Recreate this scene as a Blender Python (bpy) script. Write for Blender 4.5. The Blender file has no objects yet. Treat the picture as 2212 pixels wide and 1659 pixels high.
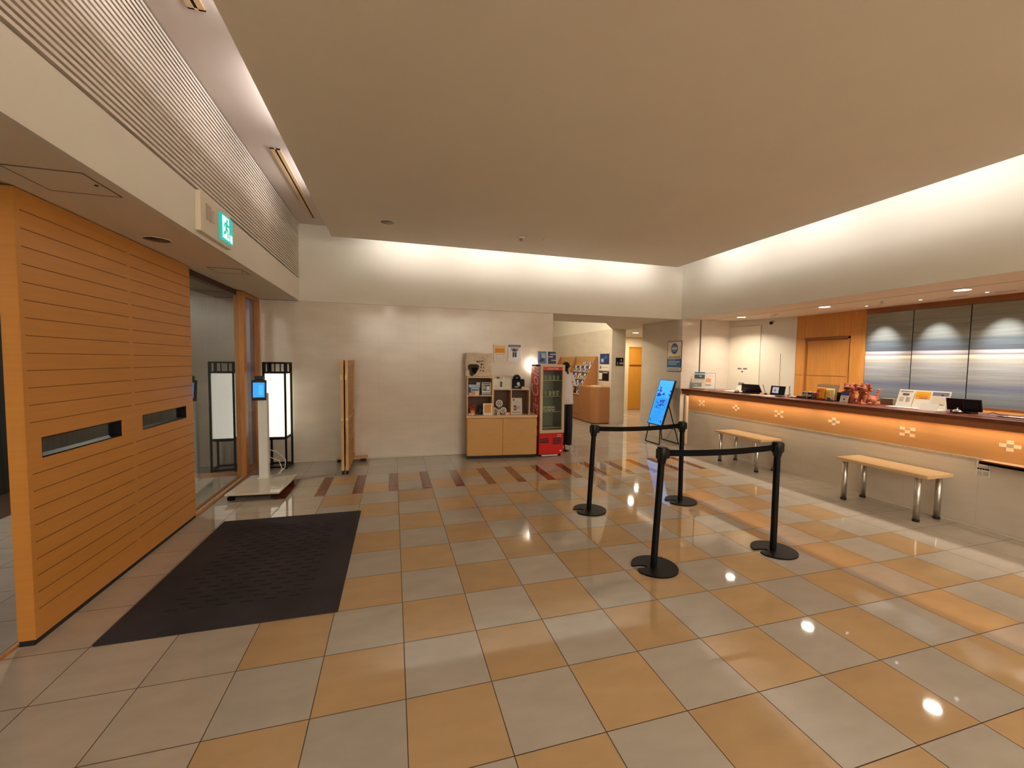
import bpy, bmesh, math, random
from mathutils import Vector, Matrix
random.seed(7)
D = bpy.data
sc = bpy.context.scene
COL = sc.collection
pi = math.pi

# ------------------------------------------------------------------ camera
W_PX, F_PX = 2212.0, 890.472
cam_d = D.cameras.new('camera')
cam = D.objects.new('camera', cam_d)
COL.objects.link(cam)
cam_d.sensor_fit = 'HORIZONTAL'
cam_d.sensor_width = 36.0
cam_d.lens = F_PX * 36.0 / W_PX
cam_d.clip_start = 0.05
cam_d.clip_end = 100
_r = Vector((0.9610078138, -0.2762139717, 0.0130316378))
_u = Vector((0.0024173425, 0.0555170561, 0.9984548127))
_f = Vector((0.2765106476, 0.9594913748, -0.0540200285))
_m = Matrix((( _r.x, _u.x, -_f.x, -0.0517), (_r.y, _u.y, -_f.y, -4.1953), (_r.z, _u.z, -_f.z, 1.5387), (0, 0, 0, 1)))
cam.matrix_world = _m
sc.camera = cam

# ------------------------------------------------------------------ world, colour management
wd = D.worlds.new('world')
sc.world = wd
wd.use_nodes = True
wd.node_tree.nodes['Background'].inputs[0].default_value = (0.02, 0.03, 0.06, 1)
wd.node_tree.nodes['Background'].inputs[1].default_value = 0.6
sc.view_settings.view_transform = 'Standard'
sc.view_settings.look = 'None'
sc.view_settings.gamma = 1
sc.view_settings.exposure = 1.04
sc.view_settings.use_curve_mapping = False
sc.cycles.max_bounces = 12
sc.cycles.diffuse_bounces = 7
sc.cycles.glossy_bounces = 5
sc.cycles.transmission_bounces = 8
sc.cycles.caustics_reflective = False
sc.cycles.caustics_refractive = False
sc.cycles.sample_clamp_indirect = 6

# ------------------------------------------------------------------ room constants
X_DOOR, X_BULK = -1.88, -1.37
Y_BACK, X_RIGHT = 2.52, 5.22
Z_SOF, Z_TOP, Z_PAN = 2.39, 3.5, 3.25
PX0, PX1, PY1 = -0.87, 4.79, 2.113
Y_REAR = -8.0
TX, TY = 0.4, 0.39048
Z_CT = 1.07

# ------------------------------------------------------------------ lights of the room and added fill
WARM = (1.0, 0.965, 0.93)
def area(name, loc, rot, sx, sy, power, col=WARM, shape='RECTANGLE', spread=pi):
    l = D.lights.new(name, 'AREA')
    l.shape = shape
    l.size = sx
    l.size_y = sy
    l.energy = power
    l.color = col
    l.spread = spread
    o = D.objects.new(name, l)
    o.location = loc
    o.rotation_euler = rot
    COL.objects.link(o)
    return o
def spot(name, loc, target, power, col, ang, blend=0.5, rad=0.02):
    l = D.lights.new(name, 'SPOT')
    l.energy = power
    l.color = col
    l.spot_size = ang
    l.spot_blend = blend
    l.shadow_soft_size = rad
    o = D.objects.new(name, l)
    o.location = loc
    o.rotation_euler = (Vector(target) - Vector(loc)).to_track_quat('-Z', 'Y').to_euler()
    COL.objects.link(o)
    return o
COVE = 2.5      # watts per metre of cove tube
def cove(p0, p1, out, z=3.455, n=4, wpm=COVE, gap=0.18, col=WARM, tilt=-0.35):
    p0 = Vector(p0); p1 = Vector(p1); L = (p1 - p0).length
    seg = L / n
    d = (p1 - p0) / L
    for i in range(n):
        c = p0 + d * seg * (i + 0.5)
        o = area('cove_light', (c.x, c.y, z), (0, 0, 0), seg - gap, 0.05, wpm * (seg - gap), col)
        zax = -Vector((out[0], out[1], tilt)).normalized()
        xax = Vector((d.x, d.y, 0))
        yax = zax.cross(xax)
        o.rotation_euler = Matrix((xax, yax, zax)).transposed().to_euler()
cove((-0.45, 2.05), (4.65, 2.05), (0, 1), n=4)
cove((4.725, 1.9), (4.725, -7.5), (1, 0), n=7)
cove((-0.77, -7.5), (-0.77, 1.3), (-1, 0), z=3.42, n=7, gap=0.5, wpm=COVE * 1.5, col=(1.0, 0.94, 0.94), tilt=0.9)
# unseen ceiling lamps added behind the camera as general fill
for x in (-0.2, 1.4, 3.0, 4.4):
    for y in (-7.3, -6.2, -5.1):
        area('ceiling_fill_lamp', (x, y, 3.24), (0, 0, 0), 0.14, 0.14, 3, (1.0, 0.93, 0.85), 'DISK', pi)
# unseen lamps added to bounce fill light off the lobby's rear wall
for x in (-0.6, 0.9, 2.4, 3.9):
    area('rear_wall_fill_lamp', (x, -7.3, 3.15), (math.radians(-62), 0, 0), 1.2, 0.12, 66, (1.0, 0.965, 0.93))
# counter downlights
DL = [(5.92, 1.80), (5.92, 0.32), (5.92, -1.18), (5.92, -2.68)]
for x, y in DL:
    area('counter_downlight_lamp', (x, y, Z_SOF - 0.012), (0, 0, 0), 0.13, 0.13, 11, (1.0, 0.88, 0.72), 'DISK', pi * 0.75)
# glass panel spots
for y in (0.06, -0.56, -1.17):
    spot('panel_spot_lamp', (6.36, y, Z_SOF - 0.03), (6.75, y, 1.80), 28, (0.90, 0.93, 1.0), math.radians(50), 1.0, 0.012)
# strip under the counter top
for i in range(4):
    area('counter_strip_lamp', (5.272, 1.75 - i * 1.22, 0.995), (0, math.radians(25), 0), 0.015, 1.18, 2.1, (1.0, 0.80, 0.55))
# corridor
area('corridor_cove_lamp', (3.9, 4.6, 2.95), (0, math.radians(-60), 0), 0.08, 1.6, 10, (1.0, 0.88, 0.68))
area('corridor_cove_lamp', (3.2, 6.6, 3.1), (0, math.radians(-60), 0), 0.08, 3.0, 16, (1.0, 0.82, 0.58))
area('corridor_downlight_lamp', (6.44, 5.96, Z_SOF - 0.012), (0, 0, 0), 0.12, 0.12, 20, (1.0, 0.84, 0.62), 'DISK')
area('corridor_downlight_lamp', (7.3, 7.0, Z_SOF - 0.012), (0, 0, 0), 0.12, 0.12, 13, (1.0, 0.84, 0.62), 'DISK')
area('corridor_downlight_lamp', (3.9, 4.3, Z_SOF + 0.3), (0, 0, 0), 0.12, 0.12, 12, (1.0, 0.85, 0.62), 'DISK')
# ================================================================== materials
MATS = {}
def mat(name, col, rough=0.5, metal=0.0, spec=0.5, emit=None, es=1.0, var=0.0, vscale=6.0, coat=0.0, stretch=(1, 1, 1), bump=0.0, bscale=80, alpha=None, trans=0.0, ior=1.45):
    if name in MATS:
        return MATS[name]
    m = D.materials.new(name)
    m.use_nodes = True
    nt = m.node_tree
    b = nt.nodes['Principled BSDF']
    c4 = (col[0], col[1], col[2], 1)
    b.inputs['Base Color'].default_value = c4
    b.inputs['Roughness'].default_value = rough
    b.inputs['Metallic'].default_value = metal
    b.inputs['Specular IOR Level'].default_value = spec
    b.inputs['IOR'].default_value = ior
    b.inputs['Coat Weight'].default_value = coat
    b.inputs['Transmission Weight'].default_value = trans
    if emit:
        b.inputs['Emission Color'].default_value = (emit[0], emit[1], emit[2], 1)
        b.inputs['Emission Strength'].default_value = es
    if var or bump:
        tc = nt.nodes.new('ShaderNodeTexCoord')
        mp = nt.nodes.new('ShaderNodeMapping')
        mp.inputs['Scale'].default_value = stretch
        nt.links.new(tc.outputs['Object'], mp.inputs['Vector'])
        if var:
            n = nt.nodes.new('ShaderNodeTexNoise')
            n.inputs['Scale'].default_value = vscale
            n.inputs['Detail'].default_value = 5
            nt.links.new(mp.outputs[0], n.inputs['Vector'])
            r = nt.nodes.new('ShaderNodeMapRange')
            r.inputs['From Min'].default_value = 0.3
            r.inputs['From Max'].default_value = 0.7
            r.inputs['To Min'].default_value = 1 - var
            r.inputs['To Max'].default_value = 1 + var
            nt.links.new(n.outputs['Fac'], r.inputs['Value'])
            mx = nt.nodes.new('ShaderNodeVectorMath')
            mx.operation = 'SCALE'
            mx.inputs[0].default_value = col[:3]
            nt.links.new(r.outputs[0], mx.inputs['Scale'])
            nt.links.new(mx.outputs[0], b.inputs['Base Color'])
        if bump:
            n2 = nt.nodes.new('ShaderNodeTexNoise')
            n2.inputs['Scale'].default_value = bscale
            nt.links.new(mp.outputs[0], n2.inputs['Vector'])
            bp = nt.nodes.new('ShaderNodeBump')
            bp.inputs['Strength'].default_value = bump
            bp.inputs['Distance'].default_value = 0.01
            nt.links.new(n2.outputs['Fac'], bp.inputs['Height'])
            nt.links.new(bp.outputs[0], b.inputs['Normal'])
    MATS[name] = m
    return m

def nmath(nt, op, a, b=None, c=None):
    n = nt.nodes.new('ShaderNodeMath')
    n.operation = op
    for i, v in enumerate((a, b, c)):
        if v is None:
            continue
        if isinstance(v, (int, float)):
            n.inputs[i].default_value = v
        else:
            nt.links.new(v, n.inputs[i])
    return n.outputs[0]

def wall_tile_mat():
    """polished grey-beige stone tiles 0.6 m, thin joints, horizontal cloudy veining"""
    m = mat('polished_wall_tile', (0.60, 0.53, 0.44), rough=0.11, var=0.055, vscale=2.5, stretch=(0.9, 0.9, 2.6), spec=0.5)
    nt = m.node_tree
    b = nt.nodes['Principled BSDF']
    src = b.inputs['Base Color'].links[0].from_socket
    tc = nt.nodes.new('ShaderNodeTexCoord')
    sp = nt.nodes.new('ShaderNodeSeparateXYZ')
    nt.links.new(tc.outputs['Object'], sp.inputs[0])
    masks = []
    for ax, off, per in ((0, 0.33, 0.595), (1, 0.1, 0.595), (2, 0.57, 0.62)):
        v = nmath(nt, 'SUBTRACT', sp.outputs[ax], off - 30 * per)
        v = nmath(nt, 'DIVIDE', v, per)
        v = nmath(nt, 'FRACT', v)
        v = nmath(nt, 'SUBTRACT', v, 0.5)
        v = nmath(nt, 'ABSOLUTE', v)
        masks.append(nmath(nt, 'GREATER_THAN', v, 0.5 - 0.0028))
    mx = nmath(nt, 'MAXIMUM', masks[0], masks[2])
    # joints in y only matter on walls that face x; use the normal to choose
    geo = nt.nodes.new('ShaderNodeNewGeometry')
    sn = nt.nodes.new('ShaderNodeSeparateXYZ')
    nt.links.new(geo.outputs['Normal'], sn.inputs[0])
    fx = nmath(nt, 'GREATER_THAN', nmath(nt, 'ABSOLUTE', sn.outputs[0]), 0.7)
    a = nmath(nt, 'MULTIPLY', nmath(nt, 'MAXIMUM', masks[1], masks[2]), fx)
    c = nmath(nt, 'MULTIPLY', mx, nmath(nt, 'SUBTRACT', 1.0, fx))
    msk = nmath(nt, 'MAXIMUM', a, c)
    k = nmath(nt, 'SUBTRACT', 1.0, nmath(nt, 'MULTIPLY', msk, 0.16))
    sc_ = nt.nodes.new('ShaderNodeVectorMath')
    sc_.operation = 'SCALE'
    nt.links.new(src, sc_.inputs[0])
    nt.links.new(k, sc_.inputs['Scale'])
    nt.links.new(sc_.outputs[0], b.inputs['Base Color'])
    return m

def floor_tile_mat(name, col, var):
    m = mat(name, col, rough=0.04, var=0.06, vscale=4.0, stretch=(1.0, 2.2, 1), spec=0.5)
    nt = m.node_tree
    b = nt.nodes['Principled BSDF']
    src = b.inputs['Base Color'].links[0].from_socket
    tc = nt.nodes.new('ShaderNodeTexCoord')
    dv = nt.nodes.new('ShaderNodeVectorMath')
    dv.operation = 'DIVIDE'
    dv.inputs[1].default_value = (TX, TY, 1)
    nt.links.new(tc.outputs['Object'], dv.inputs[0])
    fl = nt.nodes.new('ShaderNodeVectorMath')
    fl.operation = 'FLOOR'
    nt.links.new(dv.outputs[0], fl.inputs[0])
    wn = nt.nodes.new('ShaderNodeTexWhiteNoise')
    wn.noise_dimensions = '2D'
    nt.links.new(fl.outputs[0], wn.inputs['Vector'])
    k = nmath(nt, 'MULTIPLY_ADD', wn.outputs['Value'], var * 2, 1 - var)
    s2 = nt.nodes.new('ShaderNodeVectorMath')
    s2.operation = 'SCALE'
    nt.links.new(src, s2.inputs[0])
    nt.links.new(k, s2.inputs['Scale'])
    nt.links.new(s2.outputs[0], b.inputs['Base Color'])
    return m

def band_glass_mat():
    """art glass: horizontal brush bands of grey, blue and cream along the height"""
    m = mat('banded_art_glass', (0.3, 0.3, 0.3), rough=0.22, spec=0.6)
    nt = m.node_tree
    b = nt.nodes['Principled BSDF']
    tc = nt.nodes.new('ShaderNodeTexCoord')
    mp = nt.nodes.new('ShaderNodeMapping')
    mp.inputs['Scale'].default_value = (1, 0.55, 16)
    nt.links.new(tc.outputs['Object'], mp.inputs[0])
    n = nt.nodes.new('ShaderNodeTexNoise')
    n.inputs['Scale'].default_value = 1.0
    n.inputs['Detail'].default_value = 7
    n.inputs['Roughness'].default_value = 0.7
    nt.links.new(mp.outputs[0], n.inputs['Vector'])
    mp2 = nt.nodes.new('ShaderNodeMapping')
    mp2.inputs['Scale'].default_value = (1, 0.5, 3.5)
    nt.links.new(tc.outputs['Object'], mp2.inputs[0])
    n2 = nt.nodes.new('ShaderNodeTexNoise')
    n2.inputs['Scale'].default_value = 1.0
    n2.inputs['Detail'].default_value = 3
    nt.links.new(mp2.outputs[0], n2.inputs['Vector'])
    sp = nt.nodes.new('ShaderNodeSeparateXYZ')
    nt.links.new(tc.outputs['Object'], sp.inputs[0])
    z = nmath(nt, 'DIVIDE', sp.outputs[2], 1.35)
    z = nmath(nt, 'ADD', z, nmath(nt, 'MULTIPLY', nmath(nt, 'SUBTRACT', n2.outputs['Fac'], 0.5), 0.035))
    cr = nt.nodes.new('ShaderNodeValToRGB')
    cr.color_ramp.elements.remove(cr.color_ramp.elements[1])
    stops = [(0.0, (0.10, 0.12, 0.14)), (0.16, (0.15, 0.18, 0.21)), (0.22, (0.12, 0.14, 0.21)), (0.27, (0.24, 0.25, 0.25)), (0.40, (0.30, 0.31, 0.30)),
             (0.475, (0.45, 0.42, 0.36)), (0.50, (0.78, 0.69, 0.52)), (0.515, (0.80, 0.70, 0.50)), (0.52, (0.22, 0.19, 0.22)), (0.535, (0.50, 0.46, 0.46)), (0.555, (0.52, 0.47, 0.45)), (0.562, (0.10, 0.11, 0.13)),
             (0.66, (0.12, 0.14, 0.14)), (0.70, (0.20, 0.20, 0.17)), (0.85, (0.19, 0.19, 0.15)), (1.0, (0.23, 0.23, 0.16))]
    e0 = cr.color_ramp.elements[0]
    e0.position = stops[0][0]
    e0.color = (*stops[0][1], 1)
    for p, c in stops[1:]:
        e = cr.color_ramp.elements.new(p)
        e.color = (*c, 1)
    nt.links.new(z, cr.inputs[0])
    k = nmath(nt, 'MULTIPLY_ADD', n.outputs['Fac'], 1.5, 0.28)
    s2 = nt.nodes.new('ShaderNodeVectorMath')
    s2.operation = 'SCALE'
    nt.links.new(cr.outputs[0], s2.inputs[0])
    nt.links.new(k, s2.inputs['Scale'])
    nt.links.new(s2.outputs[0], b.inputs['Base Color'])
    return m

def glass_mat(name, tint, rough=0.0, refl=1.0):
    m = D.materials.new(name)
    m.use_nodes = True
    nt = m.node_tree
    nt.nodes.remove(nt.nodes['Principled BSDF'])
    out = nt.nodes['Material Output']
    t = nt.nodes.new('ShaderNodeBsdfTransparent')
    t.inputs[0].default_value = (*tint, 1)
    g = nt.nodes.new('ShaderNodeBsdfGlossy')
    g.inputs['Roughness'].default_value = rough
    g.inputs[0].default_value = (1, 1, 1, 1)
    fr = nt.nodes.new('ShaderNodeFresnel')
    fr.inputs[0].default_value = 1.5
    gg = nt.nodes.new('ShaderNodeNewGeometry')
    k = nmath(nt, 'MULTIPLY', fr.outputs[0], nmath(nt, 'SUBTRACT', refl, nmath(nt, 'MULTIPLY', gg.outputs['Backfacing'], refl)))
    mx = nt.nodes.new('ShaderNodeMixShader')
    nt.links.new(k, mx.inputs[0])
    nt.links.new(t.outputs[0], mx.inputs[1])
    nt.links.new(g.outputs[0], mx.inputs[2])
    nt.links.new(mx.outputs[0], out.inputs[0])
    MATS[name] = m
    return m

M_CREAM = mat('cream_wallpaper', (0.67, 0.635, 0.555), 0.85, var=0.015, vscale=3, bump=0.04, bscale=300)
M_CEIL = mat('ceiling_paint', (0.66, 0.605, 0.50), 0.9, var=0.015, vscale=2)
M_SOFF = mat('soffit_paint', (0.70, 0.62, 0.50), 0.85, var=0.01, vscale=2)
M_WTILE = wall_tile_mat()
M_ORANGE = floor_tile_mat('orange_floor_tile', (0.43, 0.28, 0.145), 0.07)
M_GREY = floor_tile_mat('grey_floor_tile', (0.385, 0.335, 0.28), 0.05)
M_BEIGE = floor_tile_mat('beige_floor_tile', (0.43, 0.355, 0.28), 0.04)
M_BROWN = floor_tile_mat('brown_floor_tile', (0.19, 0.055, 0.025), 0.08)
M_GROUT = mat('grout', (0.07, 0.035, 0.02), 0.8)
M_WOOD = mat('orange_veneer', (0.50, 0.215, 0.045), 0.38, var=0.10, vscale=5, stretch=(6, 6, 0.5))
M_WOODH = mat('orange_veneer_level', (0.50, 0.215, 0.045), 0.36, var=0.06, vscale=5, stretch=(0.4, 0.4, 8))
M_GROOVE = mat('veneer_groove', (0.16, 0.06, 0.02), 0.8)
M_WOODF = mat('frame_wood', (0.42, 0.17, 0.05), 0.4, var=0.12, vscale=7, stretch=(8, 8, 0.6))
M_DKWOOD = mat('dark_red_wood', (0.135, 0.036, 0.018), 0.28, var=0.35, vscale=9, stretch=(6, 1.2, 6))
M_LTWOOD = mat('light_oak', (0.58, 0.39, 0.20), 0.35, var=0.06, vscale=6, stretch=(5, 0.7, 5))
M_CABW = mat('cabinet_laminate', (0.52, 0.28, 0.085), 0.4, var=0.04, vscale=5, stretch=(1, 1, 4))
M_CABE = mat('cabinet_edge', (0.62, 0.42, 0.22), 0.45)
M_CABD = mat('cabinet_inside', (0.10, 0.042, 0.018), 0.6)
M_RAWW = mat('pine_wood', (0.56, 0.33, 0.14), 0.45, var=0.12, vscale=8, stretch=(9, 9, 0.8))
M_YDOOR = mat('honey_door_wood', (0.56, 0.25, 0.03), 0.4, var=0.05, vscale=4, stretch=(5, 5, 0.5))
M_BLACK = mat('black_plastic', (0.004, 0.004, 0.005), 0.4, spec=0.3)
M_BLKM = mat('black_metal', (0.002, 0.0018, 0.0018), 0.5, spec=0.22)
M_BLKT = mat('black_belt', (0.003, 0.003, 0.004), 0.8, spec=0.15, bump=0.1, bscale=500)
M_STEEL = mat('brushed_steel', (0.62, 0.58, 0.53), 0.34, metal=1.0)
M_CHROME = mat('chrome', (0.8, 0.78, 0.75), 0.08, metal=1.0)
M_WHITE = mat('white_plastic', (0.72, 0.69, 0.64), 0.4)
M_PAPER = mat('white_paper', (0.72, 0.67, 0.60), 0.7)
M_OFFW = mat('ivory_plastic', (0.62, 0.55, 0.43), 0.5)
M_MAT = mat('charcoal_carpet', (0.030, 0.022, 0.024), 0.95, var=0.35, vscale=2.5, bump=0.5, bscale=600)
M_MATG = mat('carpet_groove', (0.006, 0.004, 0.005), 1.0)
M_RED = mat('red_enamel', (0.55, 0.012, 0.010), 0.3)
M_PINKW = mat('white_lettering', (0.85, 0.62, 0.56), 0.4)
M_TERRA = mat('terracotta', (0.36, 0.095, 0.042), 0.6, var=0.25, vscale=25)
M_NAVY = mat('navy_print', (0.02, 0.035, 0.12), 0.5)
M_BLUE = mat('blue_print', (0.03, 0.11, 0.28), 0.5)
M_TEAL = mat('teal_print', (0.05, 0.10, 0.12), 0.5)
M_YEL = mat('yellow_print', (0.72, 0.36, 0.02), 0.5)
M_ORG = mat('orange_print', (0.75, 0.20, 0.03), 0.5)
M_LGREY = mat('grey_print', (0.36, 0.36, 0.37), 0.6)
M_DGREY = mat('dark_grey_print', (0.07, 0.07, 0.08), 0.6)
M_SKYP = mat('sky_print', (0.10, 0.22, 0.50), 0.5)
M_LBLUE = mat('pale_blue_print', (0.35, 0.50, 0.58), 0.5)
M_CLOTHW = mat('white_cotton', (0.66, 0.65, 0.67), 0.9)
M_CLOTHB = mat('black_cotton', (0.012, 0.012, 0.016), 0.9)
M_CANVAS = mat('canvas_cloth', (0.60, 0.50, 0.37), 0.9, var=0.12, vscale=14, bump=0.3, bscale=60)
M_LAMP = mat('paper_lamp_shade', (0.8, 0.8, 0.7), 0.8, emit=(1.0, 0.965, 0.83), es=0.48)
M_LED = mat('lit_lens', (1, 1, 1), 0.5, emit=(1.0, 0.93, 0.80), es=9)
M_LEDS = mat('lit_small_lens', (1, 1, 1), 0.5, emit=(0.92, 0.95, 1.0), es=5)
M_SCR = mat('lit_blue_screen', (0.01, 0.02, 0.05), 0.25, emit=(0.025, 0.33, 0.98), es=0.56)
M_SCR2 = mat('lit_dark_blue_image', (0.01, 0.02, 0.05), 0.25, emit=(0.012, 0.045, 0.42), es=0.45)
M_SCR3 = mat('lit_pale_blue_image', (0.01, 0.02, 0.05), 0.25, emit=(0.05, 0.42, 1.0), es=0.6)
M_EXITG = mat('lit_exit_green', (0.0, 0.2, 0.15), 0.4, emit=(0.0, 0.37, 0.31), es=0.55)
M_EXITW = mat('lit_exit_white', (0.8, 0.9, 0.85), 0.4, emit=(0.62, 0.95, 0.85), es=0.45)
M_GLASS = glass_mat('clear_glass', (0.95, 0.97, 0.95))
M_PANE = glass_mat('tinted_pane', (0.84, 0.87, 0.84), 0.0, 1.9)
M_FGLASS = glass_mat('fridge_glass', (0.86, 0.90, 0.84), 0.0, 0.8)
M_BAND = band_glass_mat()
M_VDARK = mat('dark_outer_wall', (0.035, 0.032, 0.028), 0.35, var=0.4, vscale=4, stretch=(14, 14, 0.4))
M_NIGHT = mat('night_ground', (0.03, 0.04, 0.08), 0.7)
M_TAPE = mat('brass_label', (0.80, 0.60, 0.16), 0.35)
M_RUBBER = mat('black_rubber', (0.015, 0.013, 0.012), 0.7)

# ================================================================== mesh builder
class MB:
    def __init__(self, m=None):
        self.v = []; self.f = []; self.mi = []; self.mats = []; self.M = m or Matrix.Identity(4); self.sm = []
    def _mi(self, mt):
        if mt not in self.mats:
            self.mats.append(mt)
        return self.mats.index(mt)
    def add(self, vs, fs, mt, smooth=False):
        b = len(self.v)
        self.v += [tuple(self.M @ Vector(p)) for p in vs]
        k = self._mi(mt)
        for f in fs:
            self.f.append([b + i for i in f]); self.mi.append(k); self.sm.append(smooth)
        return self
    def box(self, x0, x1, y0, y1, z0, z1, mt, bev=0.0):
        if x0 > x1: x0, x1 = x1, x0
        if y0 > y1: y0, y1 = y1, y0
        if z0 > z1: z0, z1 = z1, z0
        if bev <= 0:
            vs = [(x0, y0, z0), (x1, y0, z0), (x1, y1, z0), (x0, y1, z0), (x0, y0, z1), (x1, y0, z1), (x1, y1, z1), (x0, y1, z1)]
            fs = [(0, 3, 2, 1), (4, 5, 6, 7), (0, 1, 5, 4), (1, 2, 6, 5), (2, 3, 7, 6), (3, 0, 4, 7)]
            return self.add(vs, fs, mt)
        bm = bmesh.new()
        bmesh.ops.create_cube(bm, size=1)
        for v in bm.verts:
            v.co = Vector(((x0 + x1) / 2 + v.co.x * (x1 - x0), (y0 + y1) / 2 + v.co.y * (y1 - y0), (z0 + z1) / 2 + v.co.z * (z1 - z0)))
        bmesh.ops.bevel(bm, geom=list(bm.edges), offset=bev, segments=2, affect='EDGES', profile=0.6)
        return self.bm(bm, mt)
    def bm(self, bm, mt, smooth=False):
        bm.verts.ensure_lookup_table()
        bm.verts.index_update()
        vs = [tuple(v.co) for v in bm.verts]
        fs = [[v.index for v in f.verts] for f in bm.faces]
        bm.free()
        return self.add(vs, fs, mt, smooth)
    def quad(self, a, b, c, d, mt):
        return self.add([a, b, c, d], [(0, 1, 2, 3)], mt)
    def tube(self, pts, r, mt, n=12, cap=True, rs=None):
        pts = [Vector(p) for p in pts]
        rings = []
        ref = None
        for i, p in enumerate(pts):
            if i == 0: t = pts[1] - p
            elif i == len(pts) - 1: t = p - pts[-2]
            else: t = (pts[i + 1] - p).normalized() + (p - pts[i - 1]).normalized()
            t.normalize()
            if ref is None:
                ref = t.orthogonal().normalized()
            ref = (ref - t * ref.dot(t))
            if ref.length < 1e-6: ref = t.orthogonal()
            ref.normalize()
            bi = t.cross(ref)
            rr = rs[i] if rs else r
            rings.append([p + ref * math.cos(2 * pi * k / n) * rr + bi * math.sin(2 * pi * k / n) * rr for k in range(n)])
        vs = [tuple(q) for g in rings for q in g]
        fs = []
        for i in range(len(rings) - 1):
            for k in range(n):
                fs.append((i * n + k, i * n + (k + 1) % n, (i + 1) * n + (k + 1) % n, (i + 1) * n + k))
        self.add(vs, fs, mt, True)
        if cap:
            self.add([tuple(q) for q in rings[0]], [tuple(range(n))[::-1]], mt)
            self.add([tuple(q) for q in rings[-1]], [tuple(range(n))], mt)
        return self
    def lathe(self, prof, c, mt, n=24, cap=True):
        """prof = [(r, z)...] about the vertical through c"""
        cx, cy, cz = c
        vs = []
        for r, z in prof:
            for k in range(n):
                a = 2 * pi * k / n
                vs.append((cx + r * math.cos(a), cy + r * math.sin(a), cz + z))
        fs = []
        for i in range(len(prof) - 1):
            for k in range(n):
                fs.append((i * n + k, i * n + (k + 1) % n, (i + 1) * n + (k + 1) % n, (i + 1) * n + k))
        if cap:
            fs.append(tuple(range(n))[::-1])
            fs.append(tuple((len(prof) - 1) * n + k for k in range(n)))
        return self.add(vs, fs, mt, False) if n <= 8 else self.add(vs, fs, mt, True)
    def prism(self, poly, z0, z1, mt):
        """poly = [(x, y)...] extruded z0..z1"""
        n = len(poly)
        vs = [(x, y, z0) for x, y in poly] + [(x, y, z1) for x, y in poly]
        fs = [tuple(range(n))[::-1], tuple(range(n, 2 * n))] + [(i, (i + 1) % n, n + (i + 1) % n, n + i) for i in range(n)]
        return self.add(vs, fs, mt)
    def sphere(self, c, r, mt, sx=1, sy=1, sz=1, n=2):
        bm = bmesh.new()
        bmesh.ops.create_icosphere(bm, subdivisions=n, radius=r)
        for v in bm.verts:
            v.co = Vector((c[0] + v.co.x * sx, c[1] + v.co.y * sy, c[2] + v.co.z * sz))
        return self.bm(bm, mt, True)
    def text(self, s, size, ext, mt, shear=0.0, sx=1.0):
        """text in the local x-z plane facing -y, centred at the origin of self.M"""
        cu = D.curves.new('tmp', 'FONT')
        cu.body = s; cu.size = size; cu.extrude = ext; cu.align_x = 'CENTER'; cu.align_y = 'CENTER'; cu.shear = shear
        cu.resolution_u = 3
        ob = D.objects.new('tmp', cu)
        COL.objects.link(ob)
        dg = bpy.context.evaluated_depsgraph_get()
        me = D.meshes.new_from_object(ob.evaluated_get(dg))
        vs = [(v.co.x * sx, -v.co.z, v.co.y) for v in me.vertices]
        fs = [tuple(p.vertices) for p in me.polygons]
        COL.objects.unlink(ob)
        D.objects.remove(ob); D.curves.remove(cu); D.meshes.remove(me)
        return self.add(vs, fs, mt)
    def build(self, name, parent=None, fix=True):
        me = D.meshes.new(name)
        me.from_pydata(self.v, [], self.f)
        for mt in self.mats:
            me.materials.append(mt)
        me.polygons.foreach_set('material_index', self.mi)
        me.polygons.foreach_set('use_smooth', self.sm)
        me.update()
        if fix:
            bm = bmesh.new(); bm.from_mesh(me)
            bmesh.ops.recalc_face_normals(bm, faces=bm.faces)
            bm.to_mesh(me); bm.free()
        o = D.objects.new(name, me)
        COL.objects.link(o)
        if parent is not None:
            o.parent = parent
        return o

def empty(name, loc=(0, 0, 0), rz=0.0):
    o = D.objects.new(name, None)
    o.empty_display_size = 0.1
    o.location = loc
    o.rotation_euler = (0, 0, rz)
    COL.objects.link(o)
    return o
def tag(o, label, cat, group=None, kind=None):
    if label: o['label'] = label
    if cat: o['category'] = cat
    if group: o['group'] = group
    if kind: o['kind'] = kind
    return o
def struct(o):
    o['kind'] = 'structure'
    return o
def thing(name, loc, label, cat, rz=0.0, group=None):
    return tag(empty(name, loc, rz), label, cat, group)
def sbox(name, *a, mt=None, parent=None):
    o = MB().box(*a, mt).build(name, parent)
    if parent is None: struct(o)
    return o
def copy_tree(o, parent=None):
    c = o.copy(); COL.objects.link(c)
    if parent is not None: c.parent = parent
    for ch in list(o.children):
        copy_tree(ch, c)
    return c
def basis(o, r, u):
    """local x = r, local z = u, local -y faces out (o is the origin)"""
    r = Vector(r).normalized(); u = Vector(u).normalized(); n = u.cross(r)   # +y goes into the wall
    return Matrix(((r.x, n.x, u.x, o[0]), (r.y, n.y, u.y, o[1]), (r.z, n.z, u.z, o[2]), (0, 0, 0, 1)))

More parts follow.
